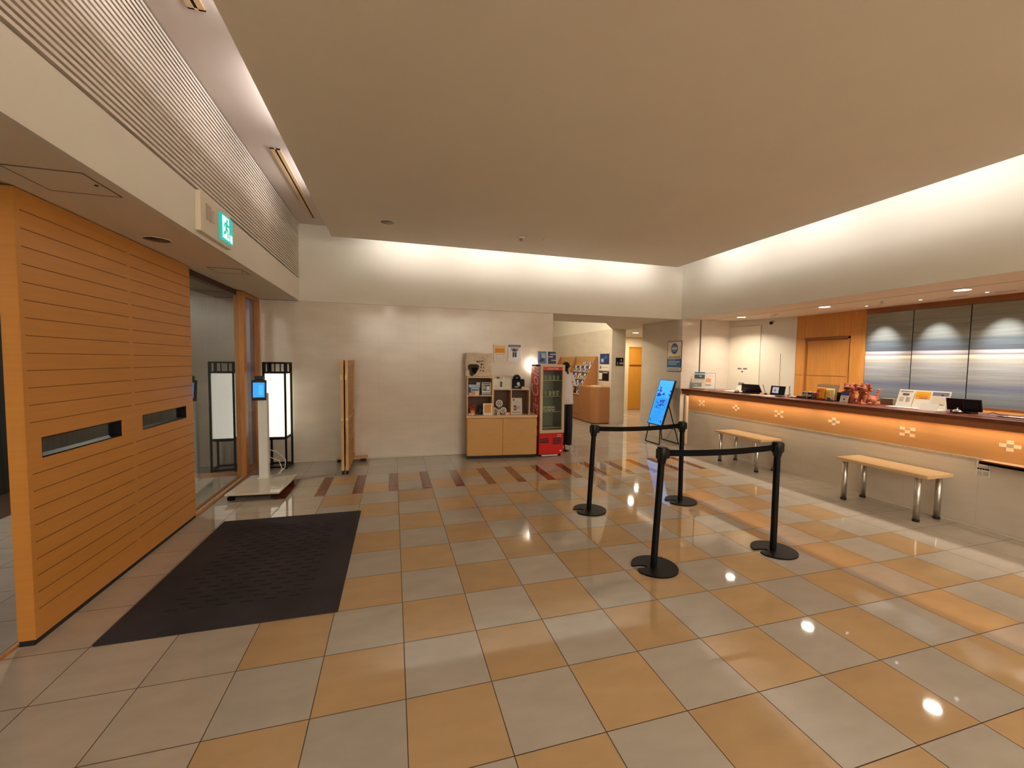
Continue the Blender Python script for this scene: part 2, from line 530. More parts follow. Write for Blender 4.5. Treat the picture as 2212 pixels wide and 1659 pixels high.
# ================================================================== SETTING
# ---- floor
fb = MB()
X0, X1, Y0, Y1 = -12, 24, -22, 22
fb.box(-4.8, 9.6, -8.6, 9.4, -0.06, -0.0015, M_GROUT)
g = 0.0021
for c in range(-10, 22):
    for r in range(-23, 21):
        xa, xb = c * TX, (c + 1) * TX
        yb, ya = -r * TY, -(r + 1) * TY
        if ya > 9.3 or xb < -3.2: continue
        if c < -2: m = M_BEIGE
        elif r < -4 or c > 10: m = M_GREY
        else: m = M_ORANGE if (c + r) % 2 == 0 else M_GREY
        if r < -4 and c < -2: m = M_GREY
        if r in (-3, -4) and -4 <= c <= 10:
            xs = xb - 0.11
            fb.quad((xa + g, ya + g, 0), (xs - g / 2, ya + g, 0), (xs - g / 2, yb - g, 0), (xa + g, yb - g, 0), m)
            e0 = ya + (g if r == -3 else 0.0); e1 = yb - (g if r == -4 else 0.0)
            fb.quad((xs + g / 2, e0, 0), (xb - g, e0, 0), (xb - g, e1, 0), (xs + g / 2, e1, 0), M_BROWN)
        else:
            fb.quad((xa + g, ya + g, 0), (xb - g, ya + g, 0), (xb - g, yb - g, 0), (xa + g, yb - g, 0), m)
struct(fb.build('floor', fix=False))

# ---- ceilings
sbox('ceiling', PX0, PX1, Y_REAR - 0.4, PY1, Z_PAN, Z_PAN + 0.09, mt=M_CEIL)
trim = MB()
for a in ((PX0 - 0.008, PX1 + 0.008, PY1, PY1 + 0.008), (PX0 - 0.008, PX0, Y_REAR, PY1), (PX1, PX1 + 0.008, Y_REAR, PY1)):
    trim.box(a[0], a[1], a[2], a[3], Z_PAN, Z_PAN + 0.1, M_CREAM)
struct(trim.build('trim_1'))
sbox('ceiling', X_BULK - 0.1, X_RIGHT + 0.1, Y_REAR - 0.4, Y_BACK + 0.1, Z_TOP, Z_TOP + 0.1, mt=mat('upper_ceiling_paint', (0.62, 0.55, 0.50), 0.9))
sbox('ceiling', -1.885, X_BULK - 0.041, Y_REAR, Y_BACK, Z_SOF, Z_SOF + 0.02, mt=M_SOFF)            # entrance soffit
so = MB()
so.prism([(X_RIGHT + 0.101, Y_BACK), (5.80, Y_BACK), (5.80, Y_REAR), (X_RIGHT + 0.101, Y_REAR)], Z_SOF, Z_SOF + 0.02, M_SOFF)
so.box(5.80, 5.825, Y_REAR, 2.46, Z_SOF + 0.001, Z_SOF + 0.05, mat('dark_slot', (0.06, 0.025, 0.015), 0.6))
so.prism([(5.825, Y_BACK), (7.0, Y_BACK), (7.0, Y_REAR), (5.825, Y_REAR)], Z_SOF, Z_SOF + 0.02, M_SOFF)
struct(so.build('ceiling'))
# corridor soffit with the tall well over the brochure racks
cs = MB()
cs.prism([(2.61, Y_BACK + 0.101), (5.3, Y_BACK + 0.101), (5.3, 3.8), (2.61, 3.8)], Z_SOF, Z_SOF + 0.04, M_SOFF)
cs.prism([(4.33, 3.8), (5.6, 3.8), (5.6, 5.5), (5.2, 5.5), (5.2, 5.08)], Z_SOF, Z_SOF + 0.04, M_SOFF)
cs.prism([(5.3, 2.7), (9.4, 2.7), (9.4, 9.0), (5.6, 9.0), (5.6, 3.8), (5.3, 3.8)], Z_SOF, Z_SOF + 0.04, M_CREAM)
struct(cs.build('ceiling'))
sbox('ceiling', 1.6, 5.4, 3.7, 9.2, 3.25, 3.3, mt=M_CREAM)
cw = MB()
cw.box(1.6, 4.33, 3.76, 3.8, Z_SOF + 0.04, 3.25, M_CREAM)
cw.prism([(4.33, 3.8), (5.2, 5.08), (5.24, 5.06), (4.37, 3.78)], Z_SOF + 0.04, 3.25, M_CREAM)
struct(cw.build('wall_corridor_well'))

# ---- back wall
bw = MB()
bw.box(-1.94, 2.61, Y_BACK, Y_BACK + 0.12, 0, 2.383, M_WTILE)
struct(bw.build('wall_back'))
sbox('wall_back', -1.40, X_RIGHT + 0.02, Y_BACK - 0.001, Y_BACK + 0.1, 2.386, Z_TOP + 0.05, mt=M_CREAM)
sbox('baseboard_back', -1.94, 2.61, Y_BACK - 0.006, Y_BACK, 0, 0.018, mt=M_OFFW)
# ---- bulkhead over the entrance
lv = MB()
lv.box(X_BULK - 0.04, X_BULK, Y_REAR, Y_BACK, Z_SOF, 2.705, M_CREAM)
struct(lv.build('wall_left'))
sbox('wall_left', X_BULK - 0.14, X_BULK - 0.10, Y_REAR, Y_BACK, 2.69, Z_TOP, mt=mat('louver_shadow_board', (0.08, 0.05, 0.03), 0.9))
lo = MB()
nsl = 24
pit = (3.492 - 2.715) / nsl
for i in range(nsl):
    z = 2.712 + i * pit
    lo.box(X_BULK - 0.03, X_BULK + 0.001, Y_REAR, Y_BACK - 0.001, z + pit * 0.45, z + pit, mat('louver_slat_paint', (0.66, 0.60, 0.52), 0.6))
tag(lo.build('louver_grille'), 'long cream horizontal slat louver high on the wall above the entrance', 'vent')
# ---- right upper wall
sbox('wall_right', X_RIGHT, X_RIGHT + 0.1, Y_REAR, Y_BACK, Z_SOF, Z_TOP + 0.05, mt=M_CREAM)
# ---- room behind the camera
sbox('wall_rear', -4.8, 9.6, Y_REAR - 0.5, Y_REAR - 0.4, 0, 3.6, mt=M_CREAM)
# ---- side wall of the opening + office stub wall
rw = MB()
rw.box(5.22, 5.62, 2.47, 3.78, 0, Z_SOF, M_WTILE)
rw.box(5.65, 6.31, 2.47, 2.6, 0, Z_SOF, M_WTILE)
rw.box(5.62, 5.65, 2.49, 2.6, 0, Z_SOF, mat('dark_slot', (0.06, 0.025, 0.015), 0.6))
struct(rw.build('wall_counter_side'))
# slanted cream wall with the flush service door
p0, p1 = Vector((6.295, 2.5, 0)), Vector((6.745, 1.41, 0))
dirw = (p1 - p0).normalized(); Lw = (p1 - p0).length
MW = basis((p0.x, p0.y, 0), dirw, (0, 0, 1))
M_OFFC = mat('office_wall_paint', (0.56, 0.52, 0.43), 0.7)
ow = MB(MW)
ow.box(0, Lw, 0.02, 0.1, 0, Z_SOF, M_OFFC)
ow.box(0.62, Lw, 0, 0.02, 0, Z_SOF, M_OFFC)
ow.box(0, 0.62, 0, 0.02, 2.28, Z_SOF, M_OFFC)
ow.box(0.93, 0.945, -0.012, 0, 0, 1.75, M_OFFW)
struct(ow.build('wall_office'))
od = struct(MB(MW).box(0.025, 0.60, 0.004, 0.02, 0.01, 2.27, mat('door_paint', (0.64, 0.58, 0.46), 0.5), 0.002).build('door_1'))
MB(MW).box(0.22, 0.29, -0.004, 0.005, 1.46, 1.475, M_STEEL).build('pull_slot', od)
MB(MW).box(0.32, 0.39, -0.004, 0.005, 1.46, 1.475, M_STEEL).build('pull_slot', od)
MB(MW).box(0.295, 0.315, -0.006, 0.005, 1.40, 1.42, M_BLKM).build('door_lock', od)
# ---- rear wall of the office: wood, recessed door, header
wr = MB()
XR = 6.75
wr.box(XR + 0.05, XR + 0.15, -2.6, 1.45, 0, Z_SOF, M_WOOD)
wr.box(XR, XR + 0.05, 1.26, 1.44, 0, 2.01, M_WOOD)
wr.box(XR, XR + 0.05, 1.26, 1.44, 2.012, Z_SOF, M_WOOD)
wr.box(XR, XR + 0.05, 0.52, 1.257, 2.012, Z_SOF, M_WOOD)
wr.box(XR, XR + 0.05, 0.303, 0.517, 0, Z_SOF, M_WOOD)
wr.box(XR + 0.02, XR + 0.05, -2.6, 0.3, 0, 1.10, M_WOOD)
wr.box(XR - 0.012, XR + 0.05, -2.6, 0.3, 2.315, Z_SOF, mat('header_wood', (0.24, 0.085, 0.03), 0.4, var=0.15, vscale=5, stretch=(1, 1, 8)))
wr.box(XR - 0.001, XR + 0.02, 1.26, 1.44, 1.37, 1.376, M_GROOVE)
struct(wr.build('wall_right'))
d2 = struct(MB().box(XR + 0.03, XR + 0.048, 0.55, 1.24, 0, 1.965, M_WOOD).build('door_2'))
MB().box(XR - 0.004, XR + 0.05, 1.24, 1.262, 0, 2.0, M_WOODF).box(XR - 0.004, XR + 0.05, 0.528, 0.55, 0, 2.0, M_WOODF).box(XR - 0.004, XR + 0.05, 0.528, 1.262, 1.97, 2.008, mat('header_wood', (0.24, 0.085, 0.03))).build('door_frame', d2)
MB().box(XR + 0.027, XR + 0.031, 0.55, 1.24, 1.37, 1.377, M_GROOVE).build('door_seam', d2)
sbox('wall_right', 6.9, 7.0, Y_REAR, -2.6, 0, Z_SOF + 0.1, mt=M_CREAM)
# ---- corridor walls
cr_ = MB()
cr_.box(5.20, 5.58, 5.05, 9.1, 0, 2.391, M_WTILE)
struct(cr_.build('wall_corridor'))
sbox('wall_corridor', 5.205, 5.3, 5.05, 9.1, 2.391, 3.3, mt=M_CREAM)
sbox('wall_corridor_end', 1.5, 5.2, 9.1, 9.2, 0, 3.3, mt=M_WTILE)
sbox('wall_corridor_left', 1.5, 1.6, 2.64, 9.2, 0, 3.3, mt=M_CREAM)
M_CREAM2 = mat('corridor_cream', (0.66, 0.56, 0.38), 0.8)
ce = MB()
ce.box(5.58, 7.38, 7.78, 7.9, 0, Z_SOF, M_CREAM2)
ce.box(7.38, 8.3, 7.78, 7.9, 2.06, Z_SOF, M_CREAM2)
ce.box(8.3, 9.5, 7.78, 7.9, 0, Z_SOF, M_CREAM2)
struct(ce.build('wall_hall_end'))
sbox('wall_hall_right', 9.4, 9.5, 2.6, 7.9, 0, Z_SOF, mt=M_CREAM2)
sbox('wall_hall_front', 5.62, 9.4, 2.62, 2.72, 0, Z_SOF, mt=M_CREAM2)
d3 = struct(MB().box(7.41, 8.27, 7.80, 7.84, 0.01, 2.05, M_YDOOR).build('door_3'))
MB().box(7.38, 7.41, 7.77, 7.85, 0, 2.06, M_YDOOR).box(7.38, 8.3, 7.77, 7.85, 2.05, 2.08, M_YDOOR).build('door_frame', d3)
MB().box(7.41, 8.27, 7.785, 7.80, 1.45, 1.49, M_DKWOOD).build('door_rail', d3)

# ================================================================== ENTRANCE SIDE
# sliding slatted wood door
ds = thing('sliding_door', (X_DOOR, -1.47, 0), 'tall orange wood sliding panel with grooves and two slot windows beside the mat', 'door')
dm = MB()
xf, xb_ = 0.0, -0.075
y0, y1 = 0.0, 1.853
slots = [(0.098, 0.785), (1.032, 1.722)]
zs0, zs1 = 0.985, 1.097
for xa, xc in ((-0.075, 0.0),):
    dm.box(xa, xc, y0, y1, 0.03, zs0, M_WOODH)
    dm.box(xa, xc, y0, y1, zs1, 2.385, M_WOODH)
    ed = [y0, slots[0][0], slots[0][1], slots[1][0], slots[1][1], y1]
    for i in (0, 2, 4):
        dm.box(xa, xc, ed[i], ed[i + 1], zs0, zs1, M_WOODH)
dm.build('door_panel', ds)
gm = MB()
z = 2.28
while z > 0.1:
    if not (zs0 - 0.05 < z < zs1 + 0.05):
        gm.box(-0.001, 0.0012, 0.03, 0.905, z - 0.0022, z + 0.0022, M_GROOVE)
        gm.box(-0.001, 0.0012, 0.945, y1 - 0.002, z - 0.0022, z + 0.0022, M_GROOVE)
    z -= 0.0912
gm.build('groove_lines', ds)
for a, b in slots:
    w = MB()
    w.box(-0.074, -0.002, a + 0.001, a + 0.006, zs0, zs1, M_BLKM).box(-0.074, -0.002, b - 0.006, b - 0.001, zs0, zs1, M_BLKM)
    w.box(-0.074, -0.002, a, b, zs0 + 0.001, zs0 + 0.008, M_BLKM).box(-0.074, -0.002, a, b, zs1 - 0.006, zs1 - 0.001, M_BLKM)
    wf = w.build('slot_window', ds)
    MB().box(-0.045, -0.040, a + 0.006, b - 0.006, zs0 + 0.008, zs1 - 0.006, M_GLASS).build('glass', wf)
MB().box(-0.07, -0.005, 0.0, y1, 0.0, 0.03, M_RUBBER).build('bottom_shoe', ds)
# fixed glazing line
def wood_post(name, x0, x1, y0, y1, z1=2.388):
    return struct(MB().box(x0, x1, y0, y1, 0, z1, M_WOODF).build(name))
wood_post('trim_2', -1.99, -1.885, 1.83, 1.93)
wood_post('trim_3', -1.955, -1.885, 2.425, 2.50)
sbox('trim_4', -1.91, -1.878, 2.50, 2.52, 0, 2.388, mt=M_OFFW)
sbox('trim_5', -1.96, -1.90, 1.93, 2.425, 0, 0.05, mt=M_WOODF)
sbox('trim_6', -1.96, -1.90, 1.93, 2.425, 2.34, 2.388, mt=M_WOODF)
sbox('trim_7', -1.975, -1.957, -3.2, 1.83, 0.0, 0.014, mt=M_WOODF)
sbox('trim_8', -1.905, -1.882, 0.385, 1.83, 0.0, 0.022, mt=M_WOODF)
sbox('trim_9', -2.0, -1.957, Y_REAR, 1.83, 2.33, 2.40, mt=mat('door_track', (0.05, 0.022, 0.014), 0.5))
w1 = struct(MB().box(-1.945, -1.937, 1.93, 2.425, 0.05, 2.34, M_PANE).build('window_1'))
w2 = struct(MB().box(-1.944, -1.938, 0.20, 1.83, 0.022, 2.33, M_PANE).build('window_2'))
w3 = struct(MB().box(-2.03, -2.022, -3.2, -1.62, 0.03, 2.33, M_PANE).build('window_3'))
MB().box(-2.04, -1.985, -1.62, -1.555, 0, 2.33, M_WOODF).box(-2.04, -1.985, -3.2, -1.62, 0, 0.03, M_WOODF).build('window_frame', w3)
# vestibule: dark glazed partition with wooden bottom rail, ceiling, night outside
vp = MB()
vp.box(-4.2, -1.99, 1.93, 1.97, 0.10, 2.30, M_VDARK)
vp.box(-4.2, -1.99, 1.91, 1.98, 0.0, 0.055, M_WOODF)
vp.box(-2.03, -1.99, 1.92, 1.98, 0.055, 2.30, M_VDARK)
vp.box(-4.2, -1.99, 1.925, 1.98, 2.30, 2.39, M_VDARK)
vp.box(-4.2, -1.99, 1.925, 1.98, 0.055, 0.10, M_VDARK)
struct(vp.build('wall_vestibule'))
sbox('ceiling', -2.01, -1.88, Y_REAR, Y_BACK, 2.401, 2.46, mt=M_SOFF)
sbox('ceiling', -4.3, -2.0, Y_REAR, 1.98, 2.40, 2.44, mt=mat('vestibule_ceiling_paint', (0.5, 0.46, 0.38), 0.8))
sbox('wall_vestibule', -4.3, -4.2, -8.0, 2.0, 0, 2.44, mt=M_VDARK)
area('vestibule_lamp', (-3.0, 0.9, 2.38), (0, 0, 0), 0.12, 0.12, 15, (1.0, 0.95, 0.83), 'DISK')
area('vestibule_lamp', (-3.2, -2.2, 2.38), (0, 0, 0), 0.12, 0.12, 6, (0.75, 0.85, 1.0), 'DISK')

# entrance mat
mb = MB()
mb.box(-0.605, 0.605, -0.885, 0.865, 0.0005, 0.009, M_MAT, 0.003)
gm = mb
random.seed(3)
for i in range(21):
    y = -0.64 + i * 0.0625
    for j in range(6):
        x = -0.40 + j * 0.135 + (0.055 if i % 2 else 0)
        l = 0.072
        gm.box(x, x + l, y, y + 0.011, 0.0088, 0.0097, M_MATG)
mo = tag(mb.build('entrance_mat'), 'large charcoal doormat with a pattern of short grooves on the pale floor', 'doormat')
mo.location = (-0.98, -0.68, 0)
mo.rotation_euler.z = math.radians(-0.3)
# ceiling hatches, sign, speaker holes on the soffit
def hatch(x0, x1, y0, y1, label):
    t = thing('access_hatch', ((x0 + x1) / 2, (y0 + y1) / 2, Z_SOF), label, 'access hatch')
    w, h = (x1 - x0) / 2, (y1 - y0) / 2
    MB().box(-w + .003, w - .003, -h + .003, h - .003, -0.002, 0.001, M_SOFF).build('hatch_panel', t)
    f = MB()
    for a in ((-w, w, -h, -h + .004), (-w, w, h - .004, h), (-w, -w + .004, -h, h), (w - .004, w, -h, h)):
        f.box(a[0], a[1], a[2], a[3], -0.0035, 0.001, mat('hatch_gap', (0.13, 0.08, 0.05), 0.7))
    f.build('frame', t)
    MB().lathe([(0.008, -0.005), (0.008, 0)], (w - .03, 0.0, 0), M_BLKM, 10).build('latch', t)
hatch(-1.745, -1.44, -1.75, -1.45, 'square access hatch in the soffit above the slatted wood door')
hatch(-1.735, -1.45, 0.37, 0.63, 'small access hatch in the soffit near the glass side')
dl = thing('downlight', (-1.695, -0.56, Z_SOF), 'unlit dark recessed downlight in the soffit above the wood door', 'downlight')
MB().lathe([(0.078, -0.004), (0.084, -0.003), (0.084, 0.0), (0.062, 0.0)], (0, 0, 0), M_SOFF, 28, False).build('trim_ring', dl)
MB().lathe([(0.070, -0.003), (0.066, -0.001)], (0, 0, 0), mat('unlit_lens', (0.05, 0.028, 0.02), 0.3), 28).build('lens', dl)
ex = thing('exit_sign', (X_BULK, -0.51, 2.56), 'ivory emergency box with lit green running figure sign below the louver', 'exit sign')
MB().box(0, 0.035, -0.275, 0.275, -0.135, 0.14, M_OFFW, 0.004).build('housing', ex)
MB().box(0.035, 0.039, -0.19, -0.10, -0.03, 0.08, mat('speaker_mesh', (0.42, 0.36, 0.28), 0.8)).build('speaker_grille', ex)
MB().box(0.035, 0.041, -0.075, -0.05, -0.02, 0.06, M_STEEL).build('switch', ex)
EM = basis((0.0355, 0.155, 0.0), (0, 1, 0), (0, 0, 1))
sg = MB(EM)
sg.box(-0.115, 0.115, -0.016, 0, -0.10, 0.10, M_EXITG)
sg.box(-0.095, 0.035, -0.018, -0.016, -0.085, 0.085, M_EXITW)
sg.box(0.06, 0.10, -0.018, -0.016, -0.09, -0.03, M_EXITW)
# running figure
sg.sphere((-0.005, -0.0185, 0.060), 0.016, M_EXITG, 1, 0.12, 1)
def limb(a, b, w=0.011):
    w *= 1.7
    a = Vector((a[0], 0, a[1])); b = Vector((b[0], 0, b[1])); d = (b - a).normalized(); n = Vector((-d.z, 0, d.x)) * w / 2
    sg.add([tuple(p + Vector((0, -0.0192, 0))) for p in (a + n, a - n, b - n, b + n)], [(0, 1, 2, 3)], M_EXITG)
limb((-0.012, 0.042), (-0.03, -0.005), 0.02)
limb((-0.01, 0.035), (0.02, 0.018)); limb((0.02, 0.018), (0.03, 0.035))
limb((-0.016, 0.038), (-0.055, 0.03)); limb((-0.055, 0.03), (-0.068, 0.0))
limb((-0.028, 0.0), (0.008, -0.025), 0.013); limb((0.008, -0.025), (0.0, -0.07), 0.012)
limb((-0.03, 0.0), (-0.045, -0.04), 0.013); limb((-0.045, -0.04), (-0.08, -0.045), 0.012)
sg.build('lit_panel', ex)
# slot diffusers on the upper ceiling
def slotd(y0, y1, label):
    t = thing('slot_diffuser', (-1.11, (y0 + y1) / 2, Z_TOP), label, 'air vent')
    h = (y1 - y0) / 2
    f = MB()
    br = mat('beige_diffuser', (0.62, 0.44, 0.24), 0.4)
    f.box(-0.044, -0.010, -h, h, -0.008, 0, br).box(0.010, 0.044, -h, h, -0.008, 0, br)
    f.box(-0.044, 0.044, -h, -h + .01, -0.008, 0, br).box(-0.044, 0.044, h - .01, h, -0.008, 0, br)
    f.build('frame', t)
    MB().box(-0.010, 0.010, -h + .01, h - .01, -0.004, 0, M_BLKM).build('slot', t)
slotd(0.23, 2.20, 'long beige slot diffuser in the upper ceiling above the louver, near the corner')
slotd(-3.36, -1.36, 'slot diffuser end in the upper ceiling overhead at the top of the view')
# main ceiling devices
c1 = thing('downlight', (-0.117, 1.26, Z_PAN), 'unlit round downlight in the brown ceiling near the louver side cove', 'downlight')
MB().lathe([(0.088, -0.006), (0.094, -0.004), (0.094, 0)], (0, 0, 0), M_CREAM, 28, False).lathe([(0.080, -0.0025), (0.088, -0.006)], (0, 0, 0), M_CREAM, 28, False).build('trim_ring', c1)
MB().lathe([(0.082, -0.003), (0.078, -0.001)], (0, 0, 0), mat('dim_lens', (0.22, 0.17, 0.11), 0.4), 28).build('lens', c1)
c2 = thing('smoke_detector', (1.647, 1.334, Z_PAN), 'small domed detector hanging from the brown ceiling, with a dark opening', 'detector')
MB().lathe([(0.05, 0), (0.05, -0.008), (0.03, -0.016)], (0, 0, 0), M_CREAM, 20).build('base', c2)
MB().lathe([(0.022, -0.016), (0.024, -0.035), (0.012, -0.048)], (0, 0, 0), mat('dim_lens', (0.2, 0.16, 0.1)), 16).build('sensor', c2)
c3 = thing('sprinkler', (1.953, 1.299, Z_PAN), 'small flush sprinkler head in the brown ceiling', 'sprinkler')
MB().lathe([(0.045, 0), (0.042, -0.006)], (0, 0, 0), M_CREAM, 20).build('plate', c3)
MB().lathe([(0.012, -0.006), (0.014, -0.022), (0.006, -0.028)], (0, 0, 0), M_STEEL, 12).build('head', c3)

# ================================================================== KIOSK, LANTERN, SCREEN
kt = thing('temperature_scanner_stand', (-1.50, 1.13, 0), 'white standing face scanner with blue screen on a tiled rolling base by the glass', 'scanner stand', math.radians(-3))
kb = MB()
kb.box(-0.265, 0.265, -0.35, 0.40, 0.065, 0.085, mat('pale_stone_slab', (0.60, 0.52, 0.42), 0.08, var=0.06), 0.002)
kb.box(-0.24, 0.24, -0.32, 0.36, 0.045, 0.065, M_BLKM)
kb.build('base_slab', kt)
for sx in (-0.22, 0.20):
    for sy in (-0.30, 0.32):
        MB(Matrix.Translation((sx, sy, 0.0))).box(-0.03, 0.03, -0.025, 0.025, 0.012, 0.045, M_BLKM).tube([(-0.03, 0, 0.02), (0.03, 0, 0.02)], 0.0195, M_RUBBER, 12).build('caster', kt)
MB().box(-0.15, -0.02, 0.24, 0.34, 0.085, 0.09, M_WHITE).box(-0.135, -0.035, 0.25, 0.33, 0.09, 1.12, M_WHITE, 0.008).build('post', kt)
hd = MB(Matrix.Translation((-0.095, 0.20, 1.16)) @ Matrix.Rotation(math.radians(8), 4, 'Z') @ Matrix.Rotation(math.radians(-6), 4, 'X'))
hd.box(-0.075, 0.075, -0.03, 0.01, -0.12, 0.12, M_BLACK, 0.006)
ho = hd.build('tablet', kt)
sr = MB(hd.M)
sr.box(-0.060, 0.060, -0.0325, -0.030, -0.085, 0.09, M_SCR)
sr.box(0.0, 0.045, -0.0335, -0.0325, -0.055, 0.06, M_SCR3)
sr.build('screen', ho)
MB(hd.M).box(-0.045, 0.045, -0.025, 0.02, 0.122, 0.17, M_BLACK, 0.008).build('camera_module', kt)
MB().tube([(-0.05, 0.33, 0.42), (0.02, 0.42, 0.37), (0.09, 0.50, 0.25), (0.08, 0.52, 0.15), (0.0, 0.48, 0.05), (-0.06, 0.42, 0.012)], 0.005, M_WHITE, 8).tube([(-0.05, 0.33, 0.33), (0.03, 0.45, 0.25), (0.05, 0.50, 0.13), (-0.02, 0.46, 0.02)], 0.005, M_WHITE, 8).build('cable', kt)

lt = thing('lantern_lamp', (-1.615, 2.28, 0), 'tall floor lantern with black lattice frame and glowing paper body in the corner', 'floor lamp', math.radians(-4))
lf = MB()
q = 0.135
bs = 0.011
for sx in (-q, q):
    for sy in (-q, q):
        lf.box(sx - bs, sx + bs, sy - bs, sy + bs, 0, 1.49, M_BLKM)
for z in (0.03, 0.44, 1.345, 1.478):
    for s in (-q, q):
        lf.box(-q, q, s - bs, s + bs, z - 0.011, z + 0.011, M_BLKM)
        lf.box(s - bs, s + bs, -q, q, z - 0.011, z + 0.011, M_BLKM)
for s in (-q, q):
    for k in (-0.078, 0.078):
        lf.box(k - 0.006, k + 0.006, s - 0.008, s + 0.008, 1.345, 1.478, M_BLKM)
        lf.box(s - 0.008, s + 0.008, k - 0.006, k + 0.006, 1.345, 1.478, M_BLKM)
lf.build('frame', lt)
sh = MB()
qq = 0.120
n = 36
vs = []; fs = []
ring = []
for side in range(4):
    for k in range(n):
        t = -qq + 2 * qq * k / n
        w = 0.0015 * (1 if k % 2 else -1)
        ring.append([(t, -qq + w), (qq - w, t), (-t, qq - w), (-qq + w, -t)][side])
sh.prism(ring, 0.455, 1.335, M_LAMP)
sh.build('lamp_shade', lt)
MB().box(-0.1, 0.1, -0.1, 0.1, 0.41, 0.425, M_BLKM).build('shade_tray', lt)

fs_ = thing('folding_screen', (-0.673, 2.06, 0), 'folded natural wood louvered partition standing end-on against the back wall', 'room divider', 0.0)
def leaf(xo, rz):
    M = Matrix.Translation((xo, 0, 0)) @ Matrix.Rotation(rz, 4, 'Z')
    m = MB(M)
    t = 0.018
    m.box(-t, t, -0.42, -0.385, 0.06, 1.535, M_RAWW, 0.002).box(-t, t, 0.385, 0.42, 0.06, 1.535, M_RAWW, 0.002)
    for z in (0.09, 0.76, 1.50):
        m.box(-t, t, -0.385, 0.385, z - 0.03, z + 0.03, M_RAWW)
    o = m.build('screen_leaf', fs_)
    s = MB(M)
    z = 0.13
    while z < 1.46:
        if abs(z - 0.76) > 0.045:
            s.add([(-0.016, -0.385, z), (0.004, -0.385, z + 0.02), (0.008, -0.385, z + 0.018), (-0.012, -0.385, z - 0.002),
                   (-0.016, 0.385, z), (0.004, 0.385, z + 0.02), (0.008, 0.385, z + 0.018), (-0.012, 0.385, z - 0.002)],
                  [(0, 1, 2, 3), (4, 7, 6, 5), (0, 4, 5, 1), (1, 5, 6, 2), (2, 6, 7, 3), (3, 7, 4, 0)], M_RAWW)
        z += 0.03
    s.box(-0.004, -0.002, -0.385, 0.385, 0.1, 1.5, M_RAWW)
    s.build('louvers', o)
    MB(M).box(-0.019, -0.001, -0.4225, -0.420, 1.27, 1.33, M_TAPE).build('brass_label', o)
    MB(M).box(-0.012, 0.012, -0.43, -0.42, 0.73, 0.765, M_TAPE).build('latch', o)
    c = MB(M)
    c.lathe([(0.009, 0.03), (0.009, 0.065)], (0, -0.40, 0), M_STEEL, 10)
    c.tube([(-0.012, -0.40, 0.026), (0.012, -0.40, 0.026)], 0.026, M_RUBBER, 14)
    c.build('caster', o)
leaf(-0.038, math.radians(1.2))
leaf(0.030, math.radians(-0.6))
ft = MB()
ft.box(-0.20, 0.24, 0.30, 0.385, 0.045, 0.072, M_RAWW, 0.003)
ft.build('foot_board', fs_)
for sx in (-0.15, 0.18):
    MB().box(sx - 0.04, sx + 0.04, 0.31, 0.375, 0.0, 0.045, M_RUBBER, 0.004).build('foot_pad', fs_)

# ================================================================== CABINET WITH SHOP SHELVES
CA = math.radians(-5.6)
cabM = Matrix.Translation((1.052, 2.125, 0)) @ Matrix.Rotation(CA, 4, 'Z')
def cl(x, y, z=0):
    return tuple(cabM @ Vector((x, y, z)))
HC = 0.69
cb = thing('display_cabinet', (1.052, 2.125, 0), 'low wide laminate cabinet with two doors, against the back wall under the posters', 'cabinet', CA)
cm = MB()
cm.box(0.0, 1.12, 0.02, 0.37, 0.05, HC - 0.035, M_CABW)
cm.build('body', cb)
MB().box(0.02, 1.10, 0.03, 0.36, 0, 0.05, M_RUBBER).build('plinth', cb)
MB().box(-0.012, 1.122, -0.012, 0.372, HC - 0.035, HC, M_CABE, 0.004).box(-0.008, 1.118, -0.008, 0.37, HC - 0.001, HC + 0.0006, M_LTWOOD).build('top', cb)
MB().box(0.004, 0.560, 0.0, 0.02, 0.055, HC - 0.05, M_CABW, 0.002).build('door', cb)
MB().box(0.566, 1.116, 0.0, 0.02, 0.055, HC - 0.05, M_CABW, 0.002).build('door', cb)
h1 = thing('shelf_unit', cl(0.0, 0.08, HC), 'taller two-cell wooden shelf standing on the cabinet, under the tote bag', 'shelf', CA)
m = MB()
m.box(0.0, 0.015, 0, 0.28, 0, 0.60, M_CABE)
m.build('side_panel', h1)
MB().box(0.395, 0.41, 0, 0.28, 0, 0.60, M_CABE).build('side_panel', h1)
MB().box(0.015, 0.395, 0.0, 0.28, 0.585, 0.60, M_CABE).build('top_panel', h1)
MB().box(0.015, 0.395, 0.003, 0.28, 0.295, 0.31, M_CABE).build('shelf_board', h1)
MB().box(0.015, 0.395, 0.27, 0.28, 0.0, 0.585, M_CABD).build('back_panel', h1)
h2 = thing('shelf_unit', cl(0.412, 0.08, HC), 'lower shelf with two tall cells standing on the cabinet beside the fridge', 'shelf', CA)
m = MB()
m.box(0.0, 0.015, 0, 0.25, 0, 0.395, M_CABE).build('side_panel', h2)
MB().box(0.585, 0.60, 0, 0.25, 0, 0.395, M_CABE).build('side_panel', h2)
MB().box(0.288, 0.303, 0.003, 0.25, 0, 0.395, M_CABE).build('divider', h2)
MB().box(0.0, 0.60, 0.0, 0.25, 0.395, 0.41, M_CABE).build('top_panel', h2)
MB().box(0.015, 0.585, 0.24, 0.25, 0.0, 0.395, M_CABD).build('back_panel', h2)

